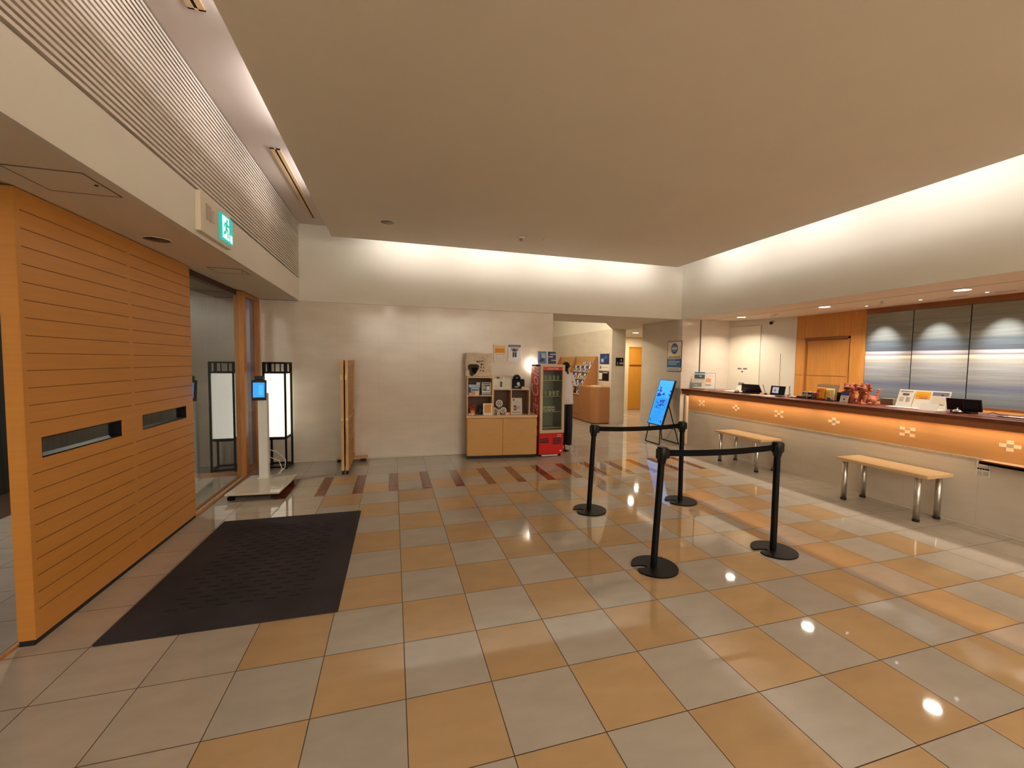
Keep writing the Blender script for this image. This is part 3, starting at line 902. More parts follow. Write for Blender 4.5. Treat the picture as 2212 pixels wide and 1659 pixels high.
def card(name, M, w, h, base, prints, label, cat, group=None, th=0.003, rest=True):
    """upright sheet whose base middle is at M's origin, facing local -y; prints = (x0, x1, z0, z1, mat) in 0..1"""
    m = MB(M)
    m.box(-w / 2, w / 2, 0, th, 0, h, base)
    for i, p in enumerate(prints):
        e = -0.0006 - 0.0002 * i
        m.box(-w / 2 + p[0] * w, -w / 2 + p[1] * w, e, 0, p[2] * h, p[3] * h, p[4])
    o = m.build(name)
    return tag(o, label, cat, group)
def lean(loc, rz=0.0, deg=8):
    return Matrix.Translation(loc) @ Matrix.Rotation(rz, 4, 'Z') @ Matrix.Rotation(math.radians(-deg), 4, 'X')
def lines(x0, x1, z0, z1, n, mt, fill=0.4):
    out = []
    for i in range(n):
        a = z0 + (z1 - z0) * i / n
        out.append((x0, x1 - 0.1 * random.random() * (x1 - x0), a, a + (z1 - z0) / n * fill, mt))
    return out

# tote bag on top of the tall shelf
tb = thing('tote_bag', cl(0.195, 0.21, HC + 0.60), 'natural canvas tote bag with dark print standing on the taller shelf', 'bag', CA)
bm = bmesh.new()
nx, nz = 14, 12
grid = [[None] * (nz + 1) for _ in range(nx + 1)]
for i in range(nx + 1):
    for j in range(nz + 1):
        u = i / nx; v = j / nz
        x = -0.215 + 0.43 * u + 0.006 * math.sin(v * 9 + u * 3)
        z = 0.002 + 0.375 * v + 0.006 * math.sin(u * 7) * v
        bulge = 0.045 * math.sin(pi * min(max(u, 0.02), 0.98)) * (1 - 0.6 * v) + 0.004 * math.sin(u * 17 + v * 11)
        grid[i][j] = (x, z, bulge)
vf = [[bm.verts.new((grid[i][j][0], -grid[i][j][2] - 0.004, grid[i][j][1])) for j in range(nz + 1)] for i in range(nx + 1)]
vb = [[bm.verts.new((grid[i][j][0], grid[i][j][2] * 0.5 + 0.004, grid[i][j][1])) for j in range(nz + 1)] for i in range(nx + 1)]
for i in range(nx):
    for j in range(nz):
        bm.faces.new((vf[i][j], vf[i + 1][j], vf[i + 1][j + 1], vf[i][j + 1]))
        bm.faces.new((vb[i][j + 1], vb[i + 1][j + 1], vb[i + 1][j], vb[i][j]))
for j in range(nz):
    bm.faces.new((vf[0][j + 1], vb[0][j + 1], vb[0][j], vf[0][j]))
    bm.faces.new((vf[nx][j], vb[nx][j], vb[nx][j + 1], vf[nx][j + 1]))
for i in range(nx):
    bm.faces.new((vf[i][0], vb[i][0], vb[i + 1][0], vf[i + 1][0]))
MB().bm(bm, M_CANVAS, True).build('bag_body', tb)
pr = MB()
def blob(cx, cz, rx, rz_, mt, y=-0.052, n=14, a0=0.0):
    pts = []
    for k in range(n):
        a = 2 * pi * k / n
        rr = 1 + 0.18 * math.sin(3 * a + a0)
        pts.append((cx + rx * rr * math.cos(a), y, cz + rz_ * rr * math.sin(a)))
    pts2 = [(p[0], y + 0.002, p[2]) for p in pts]
    pr.add(pts + pts2, [tuple(range(n)), tuple(range(n, 2 * n))[::-1]] + [(i, (i + 1) % n, n + (i + 1) % n, n + i) for i in range(n)], mt)
blob(-0.09, 0.13, 0.085, 0.085, mat('dark_brown_ink', (0.035, 0.022, 0.015), 0.8), y=-0.050)
blob(-0.075, 0.105, 0.045, 0.05, M_BLKT, y=-0.052)
blob(-0.115, 0.045, 0.03, 0.04, mat('dark_brown_ink', (0.035, 0.022, 0.015)), y=-0.052)
for k, (x, z, w, h) in enumerate(((-0.01, 0.245, 0.055, 0.02), (0.055, 0.25, 0.045, 0.013), (0.045, 0.20, 0.035, 0.028), (0.03, 0.155, 0.018, 0.022), (0.075, 0.15, 0.014, 0.025), (0.025, 0.10, 0.02, 0.016), (0.07, 0.095, 0.02, 0.02))):
    blob(x, z, w * 0.62, h * 0.6, M_BLKT, y=-0.050, a0=k * 1.3)
    blob(x + 0.004, z, w * 0.25, h * 0.25, M_CANVAS, y=-0.0512, a0=k)
pr.build('print', tb)
MB().tube([(-0.2, -0.03, 0.05), (-0.213, -0.045, 0.02), (-0.15, -0.06, 0.008), (-0.07, -0.062, 0.006)], 0.006, M_CANVAS, 8).build('handle', tb)
MB().tube([(0.06, 0.0, 0.37), (0.07, -0.02, 0.33), (0.10, -0.03, 0.27), (0.15, -0.025, 0.31), (0.16, -0.0, 0.37)], 0.006, M_CANVAS, 8).build('handle', tb)

# items in the tall shelf
zU = HC + 0.31
for (x, w, h, dpt, c1_, lab) in ((0.10, 0.13, 0.075, 0.12, M_LBLUE, 'small pale blue souvenir box on top of the stack in the upper cell'),):
    pass
def gift(name, x, y, z, w, d, h, base, prints, label, cat='box', group=None, rz=0.0):
    t = MB(cabM @ Matrix.Translation((x, y, z)) @ Matrix.Rotation(rz, 4, 'Z'))
    t.box(-w / 2, w / 2, 0, d, 0, h, base, 0.001)
    for i, p in enumerate(prints):
        t.box(-w / 2 + p[0] * w, -w / 2 + p[1] * w, -0.001 - 0.0002 * i, 0, p[2] * h, p[3] * h, p[4])
    return tag(t.build(name), label, cat, group)
gift('gift_box', 0.125, 0.20, zU, 0.19, 0.12, 0.165, M_BLUE, [(0.05, 1, 0.7, 1, M_LBLUE), (0.3, 0.9, 0.35, 0.55, M_LBLUE)], 'large blue gift box at the back of the upper shelf cell')
gift('gift_box', 0.13, 0.14, zU, 0.13, 0.05, 0.115, M_LBLUE, [(0, 1, 0.0, 0.55, M_LGREY), (0.1, 0.9, 0.6, 0.8, M_BLUE)], 'pale blue packet in front of the blue gift box')
gift('snack_packet', 0.14, 0.10, zU, 0.10, 0.03, 0.07, M_PAPER, [(0.05, 0.45, 0.1, 0.9, M_ORG), (0.55, 0.95, 0.1, 0.6, M_TAPE)], 'small orange and white packet at the front of the upper shelf cell', 'packet')
gift('snack_packet', 0.055, 0.10, zU, 0.05, 0.03, 0.04, M_ORG, [(0.1, 0.9, 0.3, 0.7, M_PAPER)], 'tiny plain orange packet at the front of the upper shelf cell', 'packet')
gift('gift_box', 0.185, 0.15, zU + 0.166, 0.06, 0.05, 0.035, M_OFFW, [], 'small cream box on top of the large blue gift box') 
gift('gift_box', 0.31, 0.12, zU, 0.145, 0.05, 0.205, M_PAPER, [(0.05, 0.95, 0.86, 0.97, M_BLUE), (0.1, 0.9, 0.35, 0.82, M_DGREY), (0.16, 0.4, 0.45, 0.75, M_LGREY), (0.5, 0.85, 0.4, 0.7, M_PAPER), (0.0, 1, 0.18, 0.22, M_DGREY), (0.05, 0.95, 0.03, 0.12, M_TEAL)], 'white boxed set with dark printed pictures in the upper shelf cell')
# lower cell
zL = HC
def dish(name, x, y, z, label, cat, M1, M2, r=0.05):
    t = thing(name, cl(x, y, z), label, cat, CA)
    MB(Matrix.Translation((0, 0, r + 0.012)) @ Matrix.Rotation(math.radians(80), 4, 'X')).lathe([(0.001, 0.006), (r * 0.6, 0.002), (r, 0.010), (r, 0.014), (r * 0.6, 0.008), (0.001, 0.010)], (0, 0, 0), M1, 24, False).build('plate', t)
    mm = MB(Matrix.Translation((0, 0, r + 0.012)) @ Matrix.Rotation(math.radians(80), 4, 'X'))
    for k in range(6):
        a = k * pi / 3
        mm.sphere((r * 0.55 * math.cos(a), r * 0.55 * math.sin(a), 0.0105), r * 0.2, M2, 1, 1, 0.12, 1)
    mm.sphere((0, 0, 0.0105), r * 0.22, M2, 1, 1, 0.12, 1)
    mm.build('pattern', t)
    MB().box(-0.02, 0.02, -0.012, 0.02, 0, 0.008, M_RAWW).build('stand', t)
def lion_figure(root, s=1.0, mtl=None, facing=0.0, side=1):
    """seated guardian lion: body, raised chest with curls, wide head, ears, tail; one continuous body"""
    mtl = mtl or M_TERRA
    m = MB(Matrix.Rotation(facing, 4, 'Z') @ Matrix.Scale(s, 4))
    # local -x is forward
    m.sphere((0.02, 0, 0.045), 0.05, mtl, 1.25, 1.0, 0.9)          # haunch
    m.sphere((-0.022, 0, 0.085), 0.045, mtl, 0.85, 1.0, 1.25)      # chest
    for sy in (-1, 1):
        m.tube([(-0.035, sy * 0.030, 0.10), (-0.05, sy * 0.034, 0.05), (-0.055, sy * 0.034, 0.012)], 0.015, mtl, 10, rs=[0.02, 0.015, 0.013])
        m.sphere((-0.065, sy * 0.034, 0.012), 0.018, mtl, 1.3, 0.9, 0.7)
        m.sphere((0.02, sy * 0.045, 0.035), 0.032, mtl, 1.1, 0.6, 1.0)
        m.sphere((-0.015, sy * 0.052, 0.012), 0.018, mtl, 1.4, 0.8, 0.7)
    m.sphere((-0.04, 0, 0.15), 0.043, mtl, 1.05, 1.15, 0.85)       # head
    m.sphere((-0.078, 0, 0.163), 0.026, mtl, 1.0, 1.35, 0.6)       # upper jaw / snout
    m.sphere((-0.070, 0, 0.130), 0.022, mtl, 1.0, 1.35, 0.5)       # lower jaw
    for sy in (-1, 1):
        m.sphere((-0.070, sy * 0.022, 0.183), 0.012, mtl)          # brow
        m.sphere((-0.02, sy * 0.048, 0.188), 0.016, mtl, 0.7, 0.8, 1.3)   # ear
    for k in range(7):                                             # mane curls
        a = -pi * 0.55 + k * pi * 1.1 / 6
        m.sphere((-0.010, 0.052 * math.sin(a), 0.145 + 0.045 * math.cos(a)), 0.016, mtl)
        m.sphere((-0.045 + 0.006 * (k % 2), 0.044 * math.sin(a * 0.8), 0.108 - 0.010 * math.cos(a)), 0.014, mtl)
    for k in range(5):                                             # curled tail
        a = k * 0.7
        m.sphere((0.078 - 0.012 * math.cos(a), side * 0.01, 0.05 + 0.022 * k), 0.022 - 0.002 * k, mtl)
    m.box(-0.085, 0.085, -0.055, 0.055, 0, 0.008, mtl)
    o = m.build('body', root)
    rm = o.modifiers.new('remesh', 'REMESH')
    rm.mode = 'VOXEL'; rm.voxel_size = 0.0035 * s
    rm.use_smooth_shade = True
    d = MB(Matrix.Rotation(facing, 4, 'Z') @ Matrix.Scale(s, 4))
    for sy in (-1, 1):
        MB(d.M).sphere((-0.083, sy * 0.020, 0.177), 0.0055, M_BLACK, n=1).build('eye', root)
    d = MB(Matrix.Rotation(facing, 4, 'Z') @ Matrix.Scale(s, 4))
    d.box(-0.094, -0.07, -0.022, 0.022, 0.1405, 0.149, mat('dark_mouth', (0.05, 0.012, 0.01), 0.7))
    d.build('mouth', root)
t = thing('lion_dog_figurine', cl(0.085, 0.19, zL), 'small red-orange lion dog figurine deep in the lower cell under the souvenir boxes', 'figurine', CA)
lion_figure(t, 0.78, mat('red_glaze', (0.40, 0.07, 0.03), 0.3), pi / 2 + 0.2)
t = thing('lion_dog_figurine', cl(0.24, 0.19, zL), 'small dark blue lion dog figurine behind the yellow card', 'figurine', CA)
lion_figure(t, 0.72, mat('dark_glaze', (0.04, 0.04, 0.08), 0.3), pi / 2 - 0.2)
gift('price_card', 0.09, 0.035, zL, 0.06, 0.004, 0.075, M_ORG, [(0.1, 0.9, 0.1, 0.35, M_PAPER)], 'small orange price card in front of the red lion figurine', 'card')
gift('price_card', 0.05, 0.06, zL, 0.05, 0.004, 0.03, M_PAPER, [(0.1, 0.9, 0.3, 0.6, M_LGREY)], 'small white price card at the cabinet end away from the fridge', 'card')
# yellow card on a white stand
yc = thing('sign_stand', cl(0.325, 0.045, HC), 'white standing frame holding a plain yellow sheet at the front of the cabinet', 'sign', CA)
MB(lean((0, 0, 0), 0, 6)).box(-0.072, 0.072, 0, 0.006, 0.0, 0.185, M_PAPER).box(-0.05, 0.05, 0.006, 0.03, 0.0, 0.006, M_PAPER).build('frame', yc)
MB(lean((0, 0, 0), 0, 6)).box(-0.052, 0.052, -0.001, 0, 0.035, 0.17, mat('mustard_sheet', (0.60, 0.32, 0.05), 0.6)).box(0.035, 0.046, -0.0014, -0.001, 0.155, 0.163, M_DGREY).build('sheet', yc)
# right shelf cells
dish('decorated_plate', 0.53, 0.20, HC + 0.10, 'round plate with dark floral pattern propped high in the middle cell', 'plate', M_PAPER, M_DGREY, 0.058)
MB_ = MB(cabM).box(0.47, 0.62, 0.16, 0.30, HC, HC + 0.10, M_CABD)
tag(MB_.build('riser_block'), 'dark wooden riser block under the propped plate', 'riser')
dish('decorated_plate', 0.445, 0.13, HC, 'small red-patterned plate propped in the middle cell', 'plate', M_OFFW, mat('red_glaze', (0.4, 0.07, 0.03)), 0.05)
dish('decorated_plate', 0.585, 0.11, HC, 'dark-patterned white plate propped low beside the cream cup', 'plate', M_PAPER, M_DGREY, 0.052)
cp = thing('cup', cl(0.50, 0.06, HC), 'flared cream ceramic cup at the front of the cabinet top', 'cup', CA)
MB().lathe([(0.026, 0), (0.030, 0.05), (0.042, 0.085), (0.038, 0.085), (0.027, 0.05), (0.022, 0.01)], (0, 0, 0), mat('cream_glaze', (0.62, 0.48, 0.36), 0.3), 24, False).lathe([(0.001, 0.0), (0.026, 0.0)], (0, 0, 0), mat('cream_glaze', (0.62, 0.48, 0.36)), 24, False).build('cup_body', cp)
MB().lathe([(0.0315, 0.052), (0.0335, 0.062)], (0, 0, 0), mat('red_glaze', (0.4, 0.07, 0.03)), 24, False).build('band', cp)
gift('price_card', 0.64, 0.025, HC, 0.075, 0.03, 0.045, mat('salmon_card', (0.70, 0.30, 0.17), 0.6), [(0.1, 0.9, 0.3, 0.6, M_PAPER)], 'small salmon card block at the front edge of the cabinet top', 'card')
card('printed_sheet', cabM @ lean((0.80, 0.10, HC), 0, 7), 0.185, 0.265, mat('cream_sheet', (0.55, 0.50, 0.42), 0.6), [(0.2, 0.33, 0.85, 0.92, M_BLACK), (0.25, 0.5, 0.25, 0.55, M_CABD), (0.3, 0.42, 0.3, 0.48, M_ORG), (0.55, 0.85, 0.3, 0.52, M_LGREY), (0.4, 0.85, 0.68, 0.72, M_LGREY), (0.1, 0.9, 0.12, 0.15, M_CABD)], 'cream info sheet leaning in the shelf cell next to the fridge', 'sign')
# on top of the low shelf
zT = HC + 0.41
card('folded_bag', cabM @ lean((0.50, 0.24, zT), 0, 6), 0.15, 0.20, M_CANVAS, [(0.45, 0.75, 0.5, 0.95, M_CABD)], 'creased canvas pouch standing behind the white packets', 'bag', th=0.02)
card('folded_bag', cabM @ lean((0.65, 0.24, zT), 0, 6), 0.13, 0.20, M_CANVAS, [(0.1, 0.3, 0.6, 0.95, M_PAPER)], 'second canvas pouch behind the wide green-white packet', 'bag', th=0.02)
card('paper_packet', cabM @ lean((0.475, 0.13, zT), 0, 7), 0.115, 0.165, M_PAPER, [(0.1, 0.7, 0.1, 0.35, M_OFFW)], 'narrow white paper packet beside the dark hanging tag', 'packet', th=0.012)
card('paper_packet', cabM @ lean((0.625, 0.12, zT), 0, 7), 0.17, 0.165, mat('pale_green_sheet', (0.60, 0.60, 0.46), 0.6), [(0.05, 0.15, 0.2, 0.7, M_DGREY), (0.3, 0.9, 0.3, 0.5, M_OFFW)], 'wide pale packet next to the dark hanging tag on the low shelf top', 'packet', th=0.012)
MBt = MB(cabM @ lean((0.548, 0.105, zT), 0, 5))
MBt.box(-0.012, 0.012, 0, 0.004, 0.03, 0.09, M_DGREY).box(-0.016, 0.016, -0.001, 0.003, 0.095, 0.115, M_BLACK).box(-0.014, 0.014, 0.0, 0.004, 0.0, 0.03, M_PAPER)
tag(MBt.build('product_tag'), 'narrow dark product tag between the two pale packets', 'tag')
gift('price_card', 0.50, 0.035, zT, 0.10, 0.004, 0.025, M_PAPER, [(0.1, 0.9, 0.3, 0.6, M_LGREY)], 'low white price strip in front of the pale packets', 'card')
cpk = thing('cap_display', cl(0.835, 0.16, zT), 'shiny black cap on a dark cloth stand on top of the low shelf', 'cap', CA)
MB().box(-0.095, 0.095, 0, 0.06, 0, 0.16, M_CLOTHB, 0.01).box(0.0, 0.11, 0.02, 0.05, 0.0, 0.15, M_CLOTHB, 0.01).build('cloth_stand', cpk)
MB().sphere((-0.02, 0.03, 0.175), 0.062, mat('glossy_black', (0.01, 0.01, 0.01), 0.12), 1.05, 0.8, 0.95, 3).build('cap_crown', cpk)
MB().box(-0.07, 0.03, -0.05, 0.03, 0.128, 0.136, mat('glossy_black', (0.01, 0.01, 0.01)), 0.003).build('cap_brim', cpk)
MB().sphere((0.0, -0.003, 0.085), 0.026, M_PAPER, 1, 0.1, 1).box(-0.015, 0.03, -0.004, 0, 0.04, 0.075, M_LGREY).box(-0.06, 0.0, -0.004, 0, 0.02, 0.04, M_LGREY).build('print', cpk)
card('clear_folder', cabM @ lean((0.875, 0.24, zT), 0, 3), 0.15, 0.20, mat('clear_bag', (0.5, 0.44, 0.36), 0.2), [(0, 1, 0.96, 1, M_PAPER)], 'translucent packet standing behind the black cap', 'packet')
gift('price_card', 0.905, 0.05, zT, 0.075, 0.004, 0.042, M_OFFW, [(0.1, 0.9, 0.4, 0.6, M_LGREY)], 'cream price card in front of the black cap stand', 'card')

# posters on the back wall
def wallposter(name, cx, cz, w, h, y, base, prints, label, cat='poster', frame=None, group=None):
    M = Matrix.Translation((cx, y, cz))
    t = thing(name, (cx, y, cz), label, cat, group=group)
    m = MB()
    if frame:
        m.box(-w / 2, w / 2, 0.0, 0.010, -h / 2, h / 2, frame)
        m.build('frame', t)
        w2, h2 = w - 0.024, h - 0.024
    else:
        w2, h2 = w, h
    m = MB()
    m.box(-w2 / 2, w2 / 2, -0.002, 0.0085, -h2 / 2, h2 / 2, base)
    for i, p in enumerate(prints):
        m.box(-w2 / 2 + p[0] * w2, -w2 / 2 + p[1] * w2, -0.0026 - 0.0002 * i, -0.002, -h2 / 2 + p[2] * h2, -h2 / 2 + p[3] * h2, p[4])
    m.build('sheet', t)
    return t
wallposter('framed_poster', 1.66, 1.673, 0.222, 0.292, 2.508, M_PAPER, [(0.05, 0.95, 0.52, 0.96, M_YEL), (0.1, 0.88, 0.70, 0.76, mat('dark_orange_print', (0.55, 0.13, 0.01), 0.5)), (0.12, 0.9, 0.60, 0.635, mat('dark_orange_print', (0.55, 0.13, 0.01))), (0.1, 0.9, 0.88, 0.91, M_TAPE), (0.16, 0.84, 0.18, 0.45, M_LGREY), (0.18, 0.82, 0.20, 0.43, M_PAPER), (0.1, 0.9, 0.06, 0.10, M_OFFW)], 'white framed notice with a yellow upper half on the back wall above the shelves', 'notice', M_OFFW)
tp = wallposter('framed_poster', 1.918, 1.685, 0.225, 0.272, 2.508, mat('bright_sheet', (0.74, 0.73, 0.76), 0.5), [(0.03, 0.97, 0.86, 1.0, M_NAVY), (0.1, 0.9, 0.90, 0.95, M_LGREY), (0.2, 0.8, 0.74, 0.79, M_DGREY)], 'white poster with navy header and a grey outfit picture', 'poster')
gp = MB()
gz = M_LGREY
gp.box(-0.04, 0.04, -0.0034, -0.0024, 0.01, 0.055, gz).box(-0.065, 0.065, -0.0034, -0.0024, 0.035, 0.06, gz)
gp.box(-0.035, -0.004, -0.0036, -0.0024, -0.07, 0.01, M_NAVY).box(0.004, 0.035, -0.0036, -0.0024, -0.07, 0.01, M_NAVY)
gp.build('outfit_picture', tp)
# pair of posters standing on the fridge
def fpost(x, lab, pr_):
    o = card('photo_poster', lean((x, 2.30, 1.503), 0, 4), 0.165, 0.225, M_PAPER, pr_, lab, 'poster')
fpost(2.345, 'small blue travel poster on the fridge, closer to the cabinet', [(0.06, 0.94, 0.04, 0.95, M_SKYP), (0.3, 0.7, 0.25, 0.7, M_NAVY), (0.4, 0.85, 0.45, 0.8, M_LBLUE), (0.2, 0.6, 0.2, 0.35, M_NAVY)])
fpost(2.518, 'small navy and white travel poster on the fridge, closer to the corridor', [(0.06, 0.94, 0.04, 0.95, M_NAVY), (0.1, 0.6, 0.5, 0.62, M_LGREY), (0.3, 0.9, 0.7, 0.8, M_LBLUE), (0.4, 0.95, 0.25, 0.35, M_LGREY)])

# ================================================================== FRIDGE
FX, FY = 2.212, 2.03
fr = thing('drinks_fridge', (FX, FY, 0), 'tall red glass-door drinks fridge with white script lettering at the corridor corner', 'fridge')
FW, FD, FH = 0.42, 0.45, 1.50
fm = MB()
fm.box(0, 0.012, 0.03, FD, 0.03, FH, M_RED).box(FW - 0.012, FW, 0.03, FD, 0.03, FH, M_RED)
fm.box(0, FW, FD - 0.012, FD, 0.03, FH, mat('fridge_liner', (0.34, 0.33, 0.28), 0.5))
fm.box(0, FW, 0.03, FD, FH - 0.03, FH, M_RED)
fm.box(0.0, FW, 0.03, FD, 0.40, 0.43, mat('fridge_liner', (0.34, 0.33, 0.28), 0.5))
fm.box(0.012, 0.014, 0.03, FD, 0.43, FH - 0.03, mat('fridge_liner', (0.34, 0.33, 0.28))).box(FW - 0.014, FW - 0.012, 0.03, FD, 0.43, FH - 0.03, mat('fridge_liner', (0.34, 0.33, 0.28)))
fm.build('cabinet', fr)
lp = MB()
lp.box(0, FW, 0.005, 0.03, 0.04, 0.385, M_RED, 0.003)
lpo = lp.build('base_panel', fr)
for x0, x1, n in ((0.015, 0.165, 3), (0.235, 0.385, 4)):
    v = MB()
    zt = 0.30
    for i in range(n):
        v.box(x0, x1, 0.001, 0.006, zt - i * 0.028 - 0.018, zt - i * 0.028, mat('vent_black', (0.03, 0.008, 0.008), 0.6))
    v.build('vent', lpo)
MB().box(0.32, 0.39, 0.0035, 0.005, 0.352, 0.360, M_PINKW).box(0.31, 0.385, 0.0035, 0.005, 0.325, 0.332, M_PINKW).build('maker_label', lpo)
MB().box(0.36, 0.395, 0.003, 0.005, 0.075, 0.10, M_PINKW).build('badge', lpo)
MB().box(0.05, 0.32, 0.0, 0.03, 0.012, 0.03, M_PAPER).build('kick_strip', fr)
for x in (0.03, 0.38):
    MB().lathe([(0.015, 0), (0.015, 0.04)], (x, 0.05, 0), M_BLACK, 12).build('foot', fr)
    MB().lathe([(0.015, 0), (0.015, 0.04)], (x, FD - 0.05, 0), M_BLACK, 12).build('foot', fr)
fd_ = MB()
M_FD = mat('fridge_door_frame', (0.56, 0.43, 0.29), 0.4)
fd_.box(0, 0.042, -0.02, 0.028, 0.39, FH, M_FD).box(FW - 0.042, FW, -0.02, 0.028, 0.39, FH, M_FD)
fd_.box(0.042, FW - 0.042, -0.02, 0.028, 0.39, 0.44, M_FD).box(0.042, FW - 0.042, -0.02, 0.028, 1.465, FH, M_FD)
fdo = fd_.build('door_frame', fr)
MB().box(0.042, FW - 0.042, 0.0, 0.006, 0.44, 1.41, M_FGLASS).build('door_glass', fdo)
hb = MB().box(0.042, FW - 0.042, -0.012, 0.01, 1.408, 1.465, M_RED).build('header_band', fdo)
MB(basis((FW / 2, -0.0125, 1.437), (1, 0, 0), (0, 0, 1))).text('Coca-Cola', 0.042, 0.0006, M_PINKW, 0.35).build('script_lettering', hb)
MB(basis((-0.0006, FD / 2 + 0.01, 0.97), (0, 0, 1), (0, -1, 0)) if False else basis((-0.0008, 0.235, 0.86), (0, 0, 1), (0, 1, 0))).text('Coca-Cola', 0.50, 0.0006, M_PINKW, 0.35, 0.56).build('side_lettering', fr)
for z in (0.46, 0.72, 0.975, 1.235):
    s = MB()
    s.box(0.02, FW - 0.02, 0.05, 0.06, z, z + 0.014, M_FD)
    for k in range(9):
        s.box(0.03 + k * 0.045, 0.034 + k * 0.045, 0.06, FD - 0.02, z, z + 0.004, M_STEEL)
    s.build('wire_shelf', fr)
# unseen lamp inferred from the wall glow; its fridge mount is made up
MB().lathe([(0.010, -0.02), (0.012, 0.02)], (0.035, FD + 0.018, 1.43), mat('bulb', (1, 1, 1), 0.5, emit=(1, 0.92, 0.8), es=3), 12).build('rear_lamp', fr)
pl = D.lights.new('rear_lamp_light', 'POINT'); pl.energy = 3.0; pl.color = (1, 0.93, 0.80); pl.shadow_soft_size = 0.012
po = D.objects.new('rear_lamp_light', pl); po.location = (FX + 0.012, FY + FD + 0.018, 1.49); COL.objects.link(po)
# mugs and glasses, one of each then copies
def tumbler(mt, h, r, hollow=True):
    t = empty('glass_tumbler')
    MB().lathe([(r * 0.8, 0), (r, h), (r * 0.93, h), (r * 0.74, 0.006), (0.001, 0.006)], (0, 0, 0), mt, 14, False).lathe([(0.001, 0), (r * 0.8, 0)], (0, 0, 0), mt, 14, False).build('glass_body', t)
    return t
g0 = tumbler(mat('frosted_glassware', (0.50, 0.46, 0.38), 0.2), 0.07, 0.03)
first = True
spots = []
for zz, n, lab in ((1.252, 5, 'top shelf'), (0.99, 4, 'second shelf')):
    for k in range(n):
        spots.append((FX + 0.075 + k * 0.072, FY + 0.13 + 0.02 * (k % 2), zz, lab, k))
words = ['at the cabinet end', 'second from the cabinet end', 'in the middle', 'fourth from the cabinet end', 'at the corridor end']
for x, y, z, lab, k in spots:
    o = g0 if first else copy_tree(g0)
    first = False
    o.location = (x, y, z)
    tag(o, 'pale upside tumbler %s of the fridge %s' % (words[k], lab), 'glass', 'tumblers in the drinks fridge')
def mug(mt, mp_):
    t = empty('mug')
    MB().lathe([(0.028, 0), (0.030, 0.075), (0.026, 0.075), (0.025, 0.006), (0.001, 0.006)], (0, 0, 0), mt, 16, False).lathe([(0.001, 0), (0.028, 0)], (0, 0, 0), mt, 16, False).build('mug_body', t)
    MB().tube([(0.027, 0, 0.06), (0.045, 0, 0.055), (0.047, 0, 0.025), (0.027, 0, 0.018)], 0.004, mt, 8).build('handle', t)
    mm = MB()
    for a in (-1.9, -1.6, -1.3):
        mm.sphere((0.0295 * math.cos(a), 0.0295 * math.sin(a), 0.04 + 0.01 * (a + 1.6)), 0.007, mp_, 1, 0.35, 1.2, 1)
    mm.build('print', t)
    return t
m0 = mug(mat('white_glaze', (0.66, 0.60, 0.48), 0.3), M_DGREY)
for k in range(4):
    o = m0 if k == 0 else copy_tree(m0)
    o.location = (FX + 0.068 + k * 0.068, FY + 0.12, 0.735)
    tag(o, 'white printed mug %s on the third fridge shelf' % ['at the cabinet end', 'second from the cabinet end', 'third from the cabinet end', 'at the corridor end'][k], 'mug', 'mugs in the drinks fridge')
o = copy_tree(m0); o.location = (FX + 0.36, FY + 0.14, 0.99)
tag(o, 'white printed mug at the corridor end of the second fridge shelf', 'mug', 'mugs in the drinks fridge')

# ---- clothes display beside the fridge
md = thing('clothes_mannequin', (2.825, 2.42, 0), 'headless clothes stand in a dark cap, white T-shirt and black trousers beside the fridge', 'mannequin')
md.scale.x = 0.72
MB().lathe([(0.012, 0.01), (0.012, 1.45)], (0, 0.0, 0), M_BLKM, 12).lathe([(0.10, 0), (0.10, 0.008), (0.02, 0.014)], (0, 0, 0), M_BLKM, 24).tube([(0.0, -0.0, 0.02), (0.10, -0.03, 0.10), (0.12, -0.05, 0.012)], 0.004, M_BLKM, 8).build('stand_pole', md)
def loft(secs, mt, name, parent, n=28, smooth=True):
    """secs = [(z, rx, ry, cx, cy)]"""
    m = MB()
    vs = []; fsx = []
    for z, rx, ry, cx, cy in secs:
        for k in range(n):
            a = 2 * pi * k / n
            w = 1 + 0.03 * math.sin(a * 7 + z * 11)
            vs.append((cx + rx * w * math.cos(a), cy + ry * w * math.sin(a), z))
    for i in range(len(secs) - 1):
        for k in range(n):
            fsx.append((i * n + k, i * n + (k + 1) % n, (i + 1) * n + (k + 1) % n, (i + 1) * n + k))
    fsx.append(tuple(range(n))[::-1]); fsx.append(tuple((len(secs) - 1) * n + k for k in range(n)))
    m.add(vs, fsx, mt, smooth)
    return m.build(name, parent)
ts = loft([(0.82, 0.20, 0.12, 0, 0), (0.95, 0.185, 0.115, 0, 0), (1.15, 0.175, 0.105, 0, 0), (1.28, 0.165, 0.095, 0, 0), (1.36, 0.13, 0.07, 0, 0), (1.39, 0.05, 0.045, 0, 0)], M_CLOTHW, 't_shirt', md)
for s in (-1, 1):
    m = MB()
    m.tube([(s * 0.12, 0, 1.335), (s * 0.175, -0.01, 1.24), (s * 0.20, -0.015, 1.14)], 0.06, M_CLOTHW, 14, rs=[0.05, 0.055, 0.06])
    m.build('sleeve', ts)
MB().box(0.10, 0.14, -0.098, -0.09, 1.20, 1.212, M_DGREY).build('chest_print', ts)
loft([(1.34, 0.07, 0.06, 0.01, -0.02), (1.40, 0.055, 0.05, 0, 0), (1.45, 0.05, 0.05, 0, 0)], M_CLOTHB, 'neck_scarf', md)
tr = loft([(0.10, 0.075, 0.07, 0.10, 0), (0.40, 0.085, 0.08, 0.10, 0), (0.80, 0.10, 0.09, 0.08, 0), (0.86, 0.12, 0.09, 0.05, 0)], M_CLOTHB, 'trousers', md)
